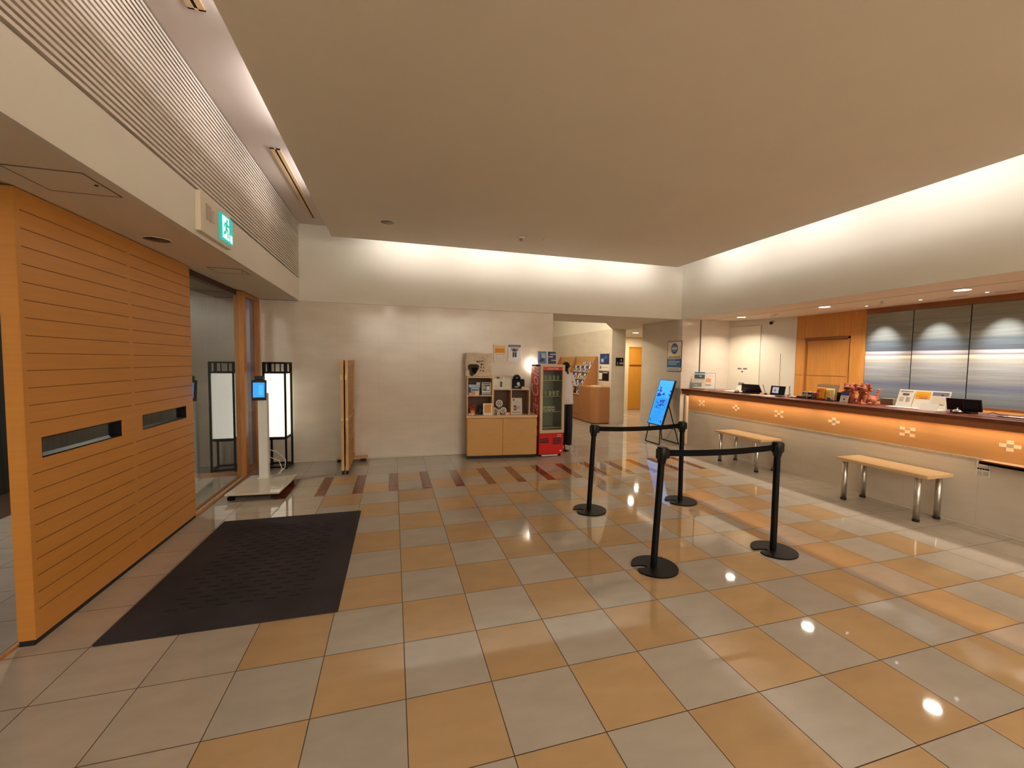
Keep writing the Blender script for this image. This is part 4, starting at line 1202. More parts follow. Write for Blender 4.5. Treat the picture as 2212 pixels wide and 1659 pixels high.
loft([(0.10, 0.075, 0.07, -0.10, 0), (0.40, 0.085, 0.08, -0.10, 0), (0.80, 0.10, 0.09, -0.07, 0), (0.86, 0.12, 0.09, -0.05, 0)], M_CLOTHB, 'trouser_leg', tr)
cap_ = MB().sphere((0, 0, 1.485), 0.085, M_CLOTHB, 1, 1, 0.75, 3).build('cap', md)
MB().box(-0.06, 0.06, -0.15, -0.05, 1.475, 1.483, M_CLOTHB, 0.003).build('cap_brim', cap_)

# ================================================================== CORRIDOR FURNITURE
lc = thing('corner_cabinet', (4.74, 5.10, 0), 'brown low cabinet with a curved front corner at the end of the corridor racks', 'cabinet')
cmx = MB()
poly = []
rr = 0.20
for k in range(9):
    a = pi + k * pi / 2 / 8
    poly.append((rr + rr * math.cos(a), rr + rr * math.sin(a)))
poly += [(0.45, 0.0), (0.45, 0.84), (0.0, 0.84)]
M_RACK = mat('brown_laminate', (0.36, 0.155, 0.055), 0.45, var=0.05, vscale=4, stretch=(5, 5, 0.5))
cmx.prism(poly, 0.02, 0.915, M_RACK)
cmx.build('body', lc)
MB().prism([(p[0] * 1.0, p[1]) for p in poly], 0.915, 0.935, M_CABW).build('top', lc)
MB().prism([(p[0] * 0.96 + 0.012, p[1] * 0.98 + 0.012) for p in poly], 0.0, 0.02, M_BLKM).build('plinth', lc)
for k, (x, y, w) in enumerate(((0.22, 0.25, 0.2), (0.28, 0.42, 0.22))):
    tag(MB(Matrix.Translation((4.74 + x, 5.10 + y, 0.935)) @ Matrix.Rotation(0.3 * k, 4, 'Z')).box(-0.1, 0.1, -0.09, 0.09, 0.0, 0.012 + 0.004 * k, M_PAPER).box(-0.09, 0.09, -0.08, 0.08, 0.012 + 0.004 * k, 0.0125 + 0.004 * k, M_OFFW).build('leaflet_pile'), ['thin pile of white leaflets on the curved cabinet', 'thicker pile of white leaflets on the curved cabinet'][k], 'leaflets')
# sloping brochure rack
rk = thing('brochure_rack', (4.74, 5.76, 0), 'long wooden brochure rack with sloping tiers along the corridor wall', 'rack')
RL = 2.5
m = MB().box(0.0, 0.44, 0.19, RL, 0.02, 0.63, M_RACK)
m.box(-0.004, 0.0, 0.2, RL, 0.14, 0.148, M_GROOVE)
m.build('base_cabinet', rk)
MB().box(0.02, 0.44, 0.19, RL, 0.0, 0.02, M_BLKM).build('plinth', rk)
for y in (0.0, 1.28, 2.43):
    zb = 0.938 if y == 0 else 0.63
    xb0 = 0.02
    p = MB()
    prof = [(xb0, zb), (0.44, zb), (0.44, 1.71), (0.385, 1.71)]
    if y == 0: pass
    else: prof = [(-0.02, 0.63), (0.44, 0.63), (0.44, 1.71), (0.385, 1.71)]
    n = len(prof)
    vs = [(x, y, z) for x, z in prof] + [(x, y + 0.018, z) for x, z in prof]
    p.add(vs, [tuple(range(n)), tuple(range(n, 2 * n))[::-1]] + [(i, (i + 1) % n, n + (i + 1) % n, n + i) for i in range(n)], M_RACK)
    e = prof[0], prof[-1]
    p.add([(prof[0][0] - 0.004, y, prof[0][1]), (prof[-1][0] - 0.004, y, prof[-1][1]), (prof[-1][0] - 0.004, y + 0.018, prof[-1][1]), (prof[0][0] - 0.004, y + 0.018, prof[0][1])], [(0, 1, 2, 3)], M_LTWOOD)
    p.build('side_panel', rk)
MB().box(0.425, 0.44, 0.018, RL, 0.94, 1.71, M_CABW).build('back_panel', rk)
tiers = [(0.06, 0.66), (0.145, 0.87), (0.23, 1.07), (0.315, 1.27), (0.39, 1.45)]
for x, z in tiers:
    MB().box(x, x + 0.10 if x < 0.35 else 0.425, 0.2 if z < 0.9 else 0.02, RL, z, z + 0.012, M_LTWOOD).box(x - 0.004, x, 0.2 if z < 0.9 else 0.02, RL, z, z + 0.03, M_CABE).build('tier_board', rk)
bro = {}
bcols = [(M_NAVY, M_LGREY), (M_PAPER, M_DGREY), (mat('violet_print', (0.10, 0.08, 0.20), 0.5), M_PAPER), (M_DGREY, M_PAPER), (M_PAPER, M_CABD), (mat('pink_print', (0.55, 0.22, 0.18), 0.5), M_PAPER)]
cn = ['navy', 'white and grey', 'violet', 'dark grey', 'white and brown', 'pink']
tn = ['lowest', 'second', 'third', 'fourth', 'top']
cnt = 0
for ti, (tx, tz) in enumerate(tiers):
    y = 0.24 if ti < 2 else 0.05
    idx = 0
    while y < 1.24:
        ci = (ti * 2 + idx * (1 + ti % 2)) % 6
        if not (ti == 4 and (y < 0.12 or y > 0.75)) and not (ti in (0,) and idx in (0, 3, 4, 8)):
            if ci not in bro:
                m = MB()
                m.add([(0, 0, 0), (0, 0.085, 0), (0.045, 0.085, 0.165), (0.045, 0, 0.165), (0.012, 0, 0), (0.012, 0.085, 0), (0.057, 0.085, 0.165), (0.057, 0, 0.165)], [(0, 3, 2, 1), (4, 5, 6, 7), (0, 1, 5, 4), (1, 2, 6, 5), (2, 3, 7, 6), (3, 0, 4, 7)], bcols[ci][0])
                m.add([(0.0066, 0.012, 0.03), (0.0066, 0.07, 0.03), (0.024, 0.07, 0.095), (0.024, 0.012, 0.095)], [(0, 3, 2, 1)], bcols[ci][1])
                bro[ci] = m.build('brochure')
                o = bro[ci]
            else:
                o = bro[ci].copy(); COL.objects.link(o)
            o.location = (4.74 + tx + 0.008, 5.76 + y, tz + 0.0125)
            tag(o, '%s brochure, %s tier of the corridor rack, %s' % (cn[ci], tn[ti], '%s from the side panel' % ['first', 'second', 'third', 'fourth', 'fifth', 'sixth', 'seventh', 'eighth', 'ninth', 'tenth', 'eleventh', 'twelfth', 'thirteenth'][idx]), 'brochure', 'brochures in the corridor rack')
            cnt += 1
        y += 0.098
        idx += 1
# posters on the corridor wall (face -x)
def xposter(name, xw, y0, y1, z0, z1, base, prints, label, cat='poster', frame=None, th=0.008):
    """wall plane x = xw, seen from smaller x; u runs from far (large y) to near (small y)"""
    t = thing(name, (xw, (y0 + y1) / 2, (z0 + z1) / 2), label, cat)
    M = basis((0, 0, 0), (0, -1, 0), (0, 0, 1))
    w, h = y1 - y0, z1 - z0
    if frame:
        MB(M).box(-w / 2, w / 2, -th, 0, -h / 2, h / 2, frame).build('frame', t)
        w -= 0.022; h -= 0.022
        th += 0.001
    m = MB(M).box(-w / 2, w / 2, -th, 0, -h / 2, h / 2, base)
    for i, p in enumerate(prints):
        m.box(-w / 2 + p[0] * w, -w / 2 + p[1] * w, -th - 0.0008 - 0.0003 * i, -th, -h / 2 + p[2] * h, -h / 2 + p[3] * h, p[4])
    m.build('sheet', t)
    return t
xposter('wall_poster', 5.2, 5.17, 5.64, 1.51, 1.775, M_NAVY, [(0.1, 0.5, 0.1, 0.6, M_BLUE), (0.15, 0.4, 0.2, 0.5, M_LBLUE), (0.5, 0.8, 0.5, 0.8, M_BLUE)], 'dark blue photo poster on the corridor wall, topmost of three')
xposter('wall_notice', 5.2, 5.16, 5.66, 1.34, 1.49, M_PAPER, [(0.08, 0.18, 0.3, 0.8, M_BLACK), (0.3, 0.9, 0.5, 0.6, M_LGREY)], 'white notice strip between two dark posters on the corridor wall', 'notice')
xposter('wall_poster', 5.2, 5.17, 5.68, 1.08, 1.32, M_BLACK, [(0.0, 0.35, 0.1, 0.85, M_PAPER), (0.4, 0.9, 0.82, 0.9, M_PAPER)], 'black and white poster on the corridor wall, lowest of three')
# restroom pictogram sign on the pillar end
rs = thing('restroom_sign', (5.42, 5.05, 1.575), 'black square restroom pictogram sign on the end of the stone pillar', 'sign')
MB().box(-0.105, 0.105, -0.012, 0, -0.10, 0.10, M_BLACK, 0.002).build('plate', rs)
pm = MB()
pm.sphere((0.045, -0.013, 0.06), 0.010, M_PAPER, 1, 0.2, 1).box(0.034, 0.056, -0.0135, -0.012, 0.015, 0.05, M_PAPER)
for x in (0.01, 0.045, 0.08):
    pm.sphere((x, -0.013, -0.02), 0.009, M_PAPER, 1, 0.2, 1).box(x - 0.010, x + 0.010, -0.0135, -0.012, -0.065, -0.03, M_PAPER)
pm.sphere((-0.06, -0.013, -0.018), 0.009, M_PAPER, 1, 0.2, 1).box(-0.066, -0.056, -0.0135, -0.012, -0.05, -0.028, M_PAPER).box(-0.078, -0.045, -0.0135, -0.012, -0.068, -0.055, M_PAPER)
pm.build('pictograms', rs)
# big notice on the side wall next to the counter
ns = xposter('framed_notice', 5.22, 2.46, 2.88, 1.39, 1.978, M_PAPER, [(0.06, 0.94, 0.44, 0.51, mat('ochre_print', (0.45, 0.30, 0.04), 0.5)), (0.0, 1.0, 0.12, 0.42, M_BLUE), (0.1, 0.6, 0.37, 0.385, M_LBLUE), (0.06, 0.9, 0.29, 0.325, M_LBLUE), (0.06, 0.7, 0.22, 0.25, M_LBLUE), (0.06, 0.94, 0.02, 0.10, M_LGREY)], 'black framed white and blue notice with a round blue emblem on the side wall', 'notice', M_BLKM)
em = MB(basis((-0.0092, 0.0, 0.15), (0, -1, 0), (0, 0, 1)))
em.sphere((0.0, -0.0008, 0.0), 0.10, M_BLUE, 1.0, 0.02, 1.06, 3)
em.box(-0.075, -0.03, -0.0032, -0.002, -0.022, 0.028, M_PAPER).box(-0.02, 0.02, -0.0032, -0.002, -0.022, 0.028, M_PAPER).box(0.03, 0.075, -0.0032, -0.002, -0.022, 0.028, M_PAPER)
em.box(-0.05, 0.05, -0.0032, -0.002, 0.045, 0.056, M_LBLUE).box(-0.045, 0.045, -0.0032, -0.002, -0.055, -0.04, M_LBLUE)
em.build('emblem', ns)
# ceiling lamps of the corridor
cd = thing('downlight', (6.44, 5.96, Z_SOF), 'bright round downlight in the ceiling of the side hall near the yellow door', 'downlight')
MB().lathe([(0.10, 0), (0.10, -0.006), (0.08, -0.008)], (0, 0, 0), M_WHITE, 24, False).build('trim_ring', cd)
MB().lathe([(0.085, -0.004), (0.082, -0.002)], (0, 0, 0), M_LED, 24).build('lens', cd)

# ================================================================== DIGITAL SIGNAGE EASEL
sg_ = thing('digital_sign', (4.80, 2.665, 0), 'leaning digital sign with a lit bright blue screen on a black folding easel', 'digital sign')
bt, tp_ = Vector((4.80 - 4.80, 0, 0.36)), Vector((5.075 - 4.80, 0, 1.225))
up = (tp_ - bt).normalized()
Ms = basis(tuple(bt), (0, -1, 0), tuple(up))
hh = (tp_ - bt).length
MB(Ms).box(-0.228, 0.228, 0.0, 0.035, 0, hh, M_BLACK, 0.005).build('housing', sg_)
scm = MB(Ms)
scm.box(-0.212, 0.212, -0.0015, 0.0, 0.015, hh - 0.015, M_SCR)
def sr_(x0, x1, z0, z1, m, e=0.0022):
    scm.box(-0.212 + 0.424 * x0, -0.212 + 0.424 * x1, -e, -0.0015, hh * z0, hh * z1, m)
sr_(0, 1, 0.62, 0.985, M_SCR3)
sr_(0.0, 1, 0.598, 0.604, M_SCR3, 0.0026)
random.seed(11)
for k in range(26):
    x = random.random() * 0.92; z = 0.62 + random.random() ** 2 * 0.12
    w = 0.04 + random.random() * 0.14; h = 0.010 + random.random() * 0.04
    sr_(x, min(1, x + w), z, z + h, M_SCR2 if random.random() < 0.6 else M_SCR, 0.0024 + 0.0002 * random.random())
for k in range(7):
    x = 0.02 + random.random() * 0.22; z = 0.70 + random.random() * 0.13
    sr_(x, x + 0.03 + random.random() * 0.08, z, z + 0.02, M_SCR2, 0.003)
for a in ((0.15, 0.85, 0.555, 0.559), (0.15, 0.85, 0.355, 0.359), (0.15, 0.162, 0.355, 0.559), (0.838, 0.85, 0.355, 0.559)):
    sr_(*a, M_SCR2, 0.0025)
for k in range(34):
    x = 0.18 + random.random() * 0.5; z = 0.37 + random.random() * 0.17
    sr_(x, x + 0.05 + random.random() * 0.12, z, z + 0.006 + random.random() * 0.016, M_SCR2, 0.0026 + 0.0002 * random.random())
for k in range(5):
    sr_(0.2, 0.6 + 0.2 * random.random(), 0.1 + k * 0.045, 0.104 + k * 0.045, M_SCR2, 0.0026)
scm.build('screen', sg_)
for y in (-0.225, 0.225):
    MB().tube([(0.03, y * 0.7, 0.46), (-0.03, y, 0.012)], 0.010, M_BLKM, 8).build('front_leg', sg_)
MB().tube([(-0.03, -0.225, 0.012), (-0.03, 0.225, 0.012)], 0.010, M_BLKM, 8).build('foot_bar', sg_)
for y in (-0.24, 0.28):
    MB().tube([(0.20, y * 0.45, 0.85), (0.385, y, 0.012)], 0.010, M_BLKM, 8).build('rear_leg', sg_)
MB().tube([(0.385, -0.24, 0.012), (0.385, 0.28, 0.012)], 0.010, M_BLKM, 8).build('foot_bar', sg_)
MB().tube([(0.325, -0.19, 0.28), (0.325, 0.215, 0.28)], 0.006, M_BLKM, 8).tube([(0.03, 0.0, 0.40), (0.16, 0.0, 0.37)], 0.006, M_BLKM, 8).build('brace', sg_)

# ================================================================== RECEPTION COUNTER
rc = thing('reception_counter', (5.34, 0, 0), 'long reception counter with dark wood top, glowing orange wood band and stone base', 'counter')
YA, YB = 2.44, -2.9
MB().box(0.0, 0.06, YB, YA - 0.06, 0.02, 0.668, M_WTILE).build('stone_base', rc)
MB().box(0.004, 0.06, YB, YA - 0.06, 0.675, 0.97, mat('counter_orange_band', (0.50, 0.25, 0.09), 0.4, var=0.06, vscale=5, stretch=(1, 0.3, 5))).build('wood_band', rc)
z_ = MB()
z_.box(-0.006, 0.0, YB, YA - 0.06, 0.668, 0.675, M_OFFW)
k = 0
y = YA - 0.07
while y > -1.73:
    z_.box(-0.005, 0.0, y - 0.009, y, 0.655, 0.668, M_OFFW)
    y -= 0.018
z_.build('dentil_trim', rc)
MB().box(-0.006, 0.0, YB, YA - 0.06, 0.0, 0.018, M_OFFW).build('base_trim', rc)
ctp = MB()
ctp.box(-0.115, 0.62, YB, YA + 0.02, 1.035, Z_CT, M_DKWOOD, 0.006)
ctp.build('counter_top', rc)
MB().box(-0.100, -0.085, YB, YA, 0.972, 1.035, mat('brown_fascia', (0.25, 0.095, 0.035), 0.4, var=0.1, vscale=4, stretch=(1, 0.3, 6))).build('fascia', rc)
MB().box(0.0, 0.55, YB, YA, 0.985, 1.03, M_DKWOOD).build('top_support', rc)
MB().box(0.50, 0.56, YB, YA, 0.0, 0.985, M_WOOD).build('staff_side_panel', rc)
ep = MB()
pf = []
for k in range(13):
    a = pi / 2 + k * pi / 12
    pf.append((0.02 + 0.055 * math.cos(a), YA - 0.03 + 0.035 * math.sin(a)))
ep.box(-0.045, 0.10, YA - 0.06, YA - 0.0, 0, 0.94, mat('cream_post', (0.68, 0.56, 0.40), 0.4), 0.018)
ep.build('end_post', rc)
msq = mat('inlay_pale', (0.80, 0.56, 0.34), 0.5)
msg = mat('inlay_grey', (0.40, 0.26, 0.16), 0.5)
for i in range(8):
    yc_ = 2.034 - 0.7825 * i
    if yc_ < -2.7: break
    m = MB(basis((0.004, yc_, 0.83), (0, -1, 0), (0, 0, 1)))
    a, b = 0.047, 0.034
    if i % 2 == 0:
        sp_ = [(-1, 1), (1, 1), (0, 0), (-1, -1), (1, -1)]
    else:
        sp_ = [(0, 1), (-1, 0), (1, 0), (0, -1)]
        m.box(-a / 2, a / 2, -0.0015, 0, -b / 2, b / 2, msg)
    for p, q_ in sp_:
        m.box(p * a - a / 2, p * a + a / 2, -0.002, 0, q_ * b - b / 2, q_ * b + b / 2, msq)
    m.build('inlay_motif', rc)
lg_ = MB(Matrix.Translation((0, -1.735, 0.66)))
lg_.box(-0.10, -0.008, -1.2, 0, 0, 0.012, M_LTWOOD).box(-0.105, -0.098, -1.2, 0.004, -0.022, 0.012, M_DKWOOD).box(-0.105, -0.008, -1.2, 0, -0.022, 0.0, M_DKWOOD).build('bag_ledge', rc)
random.seed(5)
nt_ = xposter('paper_notice', 5.339, -1.765, -1.667, 0.505, 0.652, M_PAPER, [(0.12, 0.88, 0.60, 0.92, M_LGREY), (0.18, 0.82, 0.64, 0.88, M_PAPER), (0.08, 0.22, 0.44, 0.54, M_BLACK), (0.26, 0.42, 0.44, 0.54, M_BLACK), (0.46, 0.60, 0.44, 0.54, M_BLACK), (0.64, 0.76, 0.44, 0.54, M_BLACK), (0.80, 0.92, 0.44, 0.54, M_BLACK)] + lines(0.1, 0.45, 0.08, 0.38, 5, M_LGREY) + lines(0.55, 0.9, 0.08, 0.38, 5, M_LGREY), 'small printed paper notice taped to the stone counter front', 'notice', th=0.001)
nt_.location.x = 5.339

# benches
def bench(loc, label):
    t = thing('bench', loc, label, 'bench', group='benches in front of the counter')
    MB().box(-0.19, 0.19, -0.435, 0.435, 0.448, 0.482, M_LTWOOD, 0.004).build('seat', t)
    for sx in (-0.155, 0.15):
        for sy in (-0.345, 0.345):
            lg = MB().lathe([(0.026, 0.02), (0.026, 0.446)], (sx, sy, 0), M_STEEL, 20).build('leg', t)
            MB().lathe([(0.029, 0), (0.029, 0.022), (0.02, 0.024)], (sx, sy, 0), M_RUBBER, 20).build('foot_cap', lg)
            MB().lathe([(0.04, 0.443), (0.04, 0.448)], (sx, sy, 0), M_STEEL, 20).build('mount_plate', lg)
    return t
bench((5.115, 0.80, 0), 'pale wood bench with steel legs behind the barrier belts')
bench((5.112, -1.09, 0), 'pale wood bench with steel legs beside the paper notice')

# ================================================================== STANCHIONS
def stanchion(base, top, label, ang=0.0):
    t = thing('stanchion', (base[0], base[1], 0), label, 'barrier post', group='black belt barrier posts')
    B = MB()
    # kidney base: disc with a slot opening on the left side
    outl = []
    R = 0.17
    a0, a1 = math.radians(206), math.radians(360 + 166)
    n = 44
    for k in range(n + 1):
        a = a0 + (a1 - a0) * k / n
        outl.append((0.01 + R * math.cos(a), R * math.sin(a)))
    outl += [(-0.160, 0.033), (-0.153, 0.026), (-0.10, 0.028), (-0.075, 0.024), (-0.058, 0.014), (-0.050, 0.002), (-0.054, -0.009), (-0.065, -0.014), (-0.128, -0.016), (-0.138, -0.022), (-0.142, -0.034), (-0.144, -0.05)]
    B.prism(outl, 0.0015, 0.012, M_BLKM)
    o = B.build('base', t)
    o.rotation_euler.z = ang
    d = Vector((top[0] - base[0], top[1] - base[1], top[2]))
    p0 = Vector((0, 0, 0.012)); p1 = d * 0.90; p2 = d
    MB().tube([tuple(p0), tuple(p1)], 0.0245, M_BLKM, 20).build('post', t)
    h = MB()
    h.tube([tuple(d * 0.87), tuple(d * 0.90), tuple(d * 0.905), tuple(d * 0.995), tuple(d)], 0.03, M_BLACK, 20, rs=[0.030, 0.034, 0.038, 0.038, 0.035])
    h.box(d.x + 0.025, d.x + 0.052, d.y - 0.018, d.y + 0.018, d.z - 0.085, d.z - 0.012, M_BLACK, 0.003)
    h.box(d.x - 0.045, d.x - 0.025, d.y - 0.018, d.y + 0.018, d.z - 0.085, d.z - 0.012, M_BLACK, 0.003)
    h.build('belt_head', t)
    return t, Vector(base + (0,)) + d
S = []
for b_, t_, lab in (((1.905, -0.36), (1.947, -0.36, 0.90), 'black belt post of the rear pair, toward the fridge'),
                    ((3.035, -0.35), (3.03, -0.35, 0.90), 'black belt post in front of the digital sign'),
                    ((1.835, -1.575), (1.882, -1.575, 0.915), 'slightly leaning black belt post of the front pair, toward the doormat'),
                    ((2.975, -1.585), (2.972, -1.585, 0.912), 'black belt post of the front pair, toward the benches')):
    S.append(stanchion(b_, t_, lab, math.radians(-6)))
def belt(a, b, label):
    m = MB()
    n = 16
    for i in range(n):
        u0, u1 = i / n, (i + 1) / n
        s0 = 0.016 * 4 * u0 * (1 - u0); s1 = 0.016 * 4 * u1 * (1 - u1)
        p = a.lerp(b, u0); q_ = a.lerp(b, u1)
        z0, z1 = p.z - 0.022 - s0, q_.z - 0.022 - s1
        m.add([(p.x, p.y - 0.001, z0 - 0.048), (q_.x, q_.y - 0.001, z1 - 0.048), (q_.x, q_.y - 0.001, z1), (p.x, p.y - 0.001, z0),
               (p.x, p.y + 0.001, z0 - 0.048), (q_.x, q_.y + 0.001, z1 - 0.048), (q_.x, q_.y + 0.001, z1), (p.x, p.y + 0.001, z0)],
              [(0, 1, 2, 3), (7, 6, 5, 4), (3, 2, 6, 7), (4, 5, 1, 0), (0, 3, 7, 4), (1, 5, 6, 2)], M_BLKT)
    tag(m.build('barrier_belt'), label, 'belt', 'barrier belts')
belt(S[0][1] + Vector((0.052, 0, 0)), S[1][1] - Vector((0.045, 0, 0)), 'black belt stretched between the two rear posts')
belt(S[2][1] + Vector((0.052, 0, 0)), S[3][1] - Vector((0.045, 0, 0)), 'black belt stretched between the two front posts')

# ================================================================== OFFICE / COUNTER CEILING DEVICES
nm = ['by the stone wall', 'in the middle of the row', 'closest to the front']
for i in range(3):
    t = thing('downlight', (DL[i][0], DL[i][1], Z_SOF), 'bright round downlight over the counter, %s' % nm[i], 'downlight', group='downlights over the counter')
    MB().lathe([(0.085, 0), (0.085, -0.006), (0.068, -0.009)], (0, 0, 0), M_WHITE, 28, False).build('trim_ring', t)
    MB().lathe([(0.070, -0.005), (0.066, -0.003)], (0, 0, 0), M_LED, 28).build('lens', t)
for i, y in enumerate((0.06, -0.56, -1.17)):
    t = thing('spotlight', (6.36, y, Z_SOF), 'tiny recessed spotlight aimed at the %s art glass from the wood wall' % ['first', 'second', 'third'][i], 'spotlight', group='spotlights for the glass panels')
    MB().lathe([(0.028, 0), (0.028, -0.004), (0.018, -0.005)], (0, 0, 0), M_WHITE, 16, False).build('trim_ring', t)
    MB().lathe([(0.017, -0.003), (0.015, -0.002)], (0, 0, 0), M_LEDS, 16).build('lens', t)
for i, (x, y) in enumerate(((6.05, 1.22), (6.06, -0.32))):
    t = thing('ceiling_sensor', (x, y, Z_SOF), ['small chrome sensor hanging from the counter ceiling beside the security camera', 'small chrome sprinkler hanging from the counter ceiling before the glass panels'][i], 'sensor')
    MB().lathe([(0.035, 0), (0.032, -0.01)], (0, 0, 0), M_WHITE, 16).build('plate', t)
    MB().lathe([(0.01, -0.01), (0.010, -0.03), (0.026, -0.034), (0.024, -0.042)], (0, 0, 0), M_CHROME, 16).build('head', t)
for i, y in enumerate((-0.87, -1.27)):
    t = thing('air_grille', (6.46, y, Z_SOF), ['narrow slot grille beside the bright downlight over the counter', 'narrow slot grille beyond the last bright downlight over the counter'][i], 'vent')
    MB().box(-0.02, 0.02, -0.09, 0.09, -0.003, 0, M_SOFF).build('frame', t)
    g_ = MB()
    for k in range(6):
        g_.box(-0.010, 0.010, -0.08 + k * 0.028, -0.06 + k * 0.028, -0.0045, -0.002, mat('hatch_gap', (0.13, 0.08, 0.05)))
    g_.build('slots', t)
cc = thing('security_camera', (6.30, 1.52, Z_SOF), 'grey security camera hanging under the counter ceiling by the cream wall', 'camera')
MB().lathe([(0.03, 0), (0.03, -0.008)], (0, 0, 0), M_WHITE, 16).lathe([(0.007, -0.008), (0.007, -0.075)], (0, 0, 0), M_WHITE, 12).build('mount', cc)
mc = MB(Matrix.Translation((0, 0, -0.11)) @ Matrix.Rotation(math.radians(215), 4, 'Z') @ Matrix.Rotation(math.radians(12), 4, 'Y'))
mc.tube([(-0.06, 0, 0), (0.05, 0, 0)], 0.035, mat('camera_grey', (0.40, 0.36, 0.33), 0.4), 18)
mc.build('camera_body', cc)
MB(mc.M).tube([(0.05, 0, 0), (0.058, 0, 0)], 0.026, M_BLACK, 18).build('lens', cc)
MB().tube([(0.0, 0.0, -0.01), (0.03, 0.02, -0.06), (0.045, 0.03, -0.10)], 0.005, M_WHITE, 8).build('cable', cc)

# art glass panels
for i, (ya, yb) in enumerate(((0.296, -0.274), (-0.284, -0.858), (-0.868, -1.46), (-1.47, -2.06))):
    t = thing('glass_artwork', (XR, (ya + yb) / 2, 1.0), 'tall banded grey and cream art glass, %s' % ['next to the orange wood wall', 'second from the orange wood wall', 'third from the orange wood wall', 'fourth from the orange wood wall'][i], 'art glass', group='art glass panels behind the counter')
    h = abs(ya - yb) / 2
    MB().box(-0.004, 0.012, -h, h, 0.06, 1.312, M_BAND).build('glass_sheet', t)
    MB().box(-0.002, 0.018, -h - 0.006, -h, 0.06, 1.312, M_BLKM).build('dark_joint', t)
# rear desk
rd = thing('rear_desk', (6.42, -0.9, 0), 'orange wood ledge running along the wall under the glass panels', 'desk')
MB().box(0.02, 0.345, -1.5, 1.2, 1.0, 1.03, M_WOOD, 0.004).build('desk_top', rd)
MB().box(0.30, 0.34, -1.5, 1.2, 0, 1.0, M_WOOD).build('desk_panel', rd)

# ================================================================== THINGS ON THE COUNTER
ZC = Z_CT + 0.0005
def xs(loc, deg=8, rz=0.0):
    """sheet frame facing the lobby (-x): local x = -y world"""
    return Matrix.Translation(loc) @ Matrix.Rotation(-pi / 2 + rz, 4, 'Z') @ Matrix.Rotation(math.radians(-deg), 4, 'X')
# info stands at the far end
cs1 = thing('info_stand', (5.52, 2.33, ZC), 'clear brochure stand with a dark teal card at the far end of the counter', 'sign')
Mi = Matrix.Rotation(math.radians(-45), 4, 'Z') @ Matrix.Rotation(math.radians(-8), 4, 'X')
MB(Mi).box(-0.10, 0.10, 0, 0.006, 0, 0.20, M_OFFW).box(-0.10, 0.10, -0.07, 0.0, 0, 0.006, M_OFFW).build('holder', cs1)
MB(Mi).box(-0.085, 0.095, -0.004, 0, 0.20, 0.32, M_TEAL).box(-0.085, 0.095, -0.005, -0.004, 0.27, 0.30, M_LBLUE).box(0.0, 0.04, -0.005, -0.004, 0.235, 0.25, M_PAPER).build('top_card', cs1)
MB(Mi).box(-0.15, 0.05, -0.05, -0.045, 0.03, 0.11, mat('grey_teal_card', (0.25, 0.29, 0.26), 0.5)).box(-0.06, -0.03, -0.051, -0.05, 0.06, 0.075, M_PAPER).build('front_card', cs1)
cs2 = thing('framed_sheet', (5.70, 2.27, ZC), 'white sheet with an orange house drawing in a thin black frame on the counter', 'sign')
Mi = Matrix.Rotation(math.radians(-42), 4, 'Z') @ Matrix.Rotation(math.radians(-7), 4, 'X')
MB(Mi).box(-0.105, 0.105, 0, 0.006, 0, 0.30, M_BLKM).build('frame', cs2)
m = MB(Mi)
m.box(-0.10, 0.10, -0.002, 0, 0.004, 0.295, M_PAPER)
for k in range(5):
    m.box(-0.07 + k * 0.028, -0.054 + k * 0.028, -0.003, -0.002, 0.245, 0.252, M_ORG)
for k in range(3):
    m.add([(-0.065 + k * 0.03, -0.003, 0.13), (-0.03 + k * 0.03, -0.003, 0.13), (-0.035 + k * 0.03, -0.003, 0.20 + 0.012 * (k % 2)), (-0.058 + k * 0.03, -0.003, 0.20 + 0.012 * (k % 2))], [(0, 1, 2, 3)], mat('soft_orange_print', (0.72, 0.32, 0.13), 0.5))
m.box(-0.07, 0.03, -0.003, -0.002, 0.06, 0.09, M_LGREY)
m.build('sheet', cs2)
MB(Mi).tube([(0.09, 0.006, 0.24), (0.10, 0.11, 0.02)], 0.004, M_BLKM, 8).build('strut', cs2)
def flat(name, x, y, w, d, mt, label, cat='paper', rz=0.0, h=0.002, pr=None):
    m = MB(Matrix.Translation((x, y, ZC)) @ Matrix.Rotation(rz, 4, 'Z'))
    m.box(-w / 2, w / 2, -d / 2, d / 2, 0, h, mt)
    if pr:
        for p in pr: m.box(*p)
    return tag(m.build(name), label, cat)
flat('leather_folder', 5.42, 1.78, 0.16, 0.22, M_DKWOOD, 'dark brown folder lying flat near the far end of the counter', 'folder', 0.1, 0.006)
flat('paper_stack', 5.60, 1.55, 0.22, 0.30, M_PAPER, 'stack of white papers beside the wide low monitor', 'papers', 0.1, 0.012)
flat('paper_sheet', 5.42, 0.93, 0.18, 0.20, mat('peach_sheet', (0.62, 0.38, 0.24), 0.5), 'peach coloured sheet lying near the wide low monitor', 'paper', 0.2)
flat('paper_sheet', 5.43, 0.72, 0.19, 0.14, M_OFFW, 'cream sheet lying in front of the black tablet display', 'paper', -0.1)
flat('writing_mat', 5.48, -1.62, 0.24, 0.62, M_DKWOOD, 'dark glossy writing mat under a chrome bell', 'mat', 0, 0.003)
flat('paper_sheet', 5.60, -1.93, 0.22, 0.48, mat('grey_sheet', (0.46, 0.43, 0.42), 0.5), 'large grey-white sheet past the small black monitor on the counter', 'paper', 0.02, 0.003)
ds1 = thing('desk_sign', (5.78, 1.66, ZC), 'small white tilted stand with a dark printed label', 'sign', 0.0)
Mi = xs((0, 0, 0), 22)
MB(Mi).box(-0.065, 0.065, 0, 0.005, 0, 0.17, M_PAPER).build('panel', ds1)
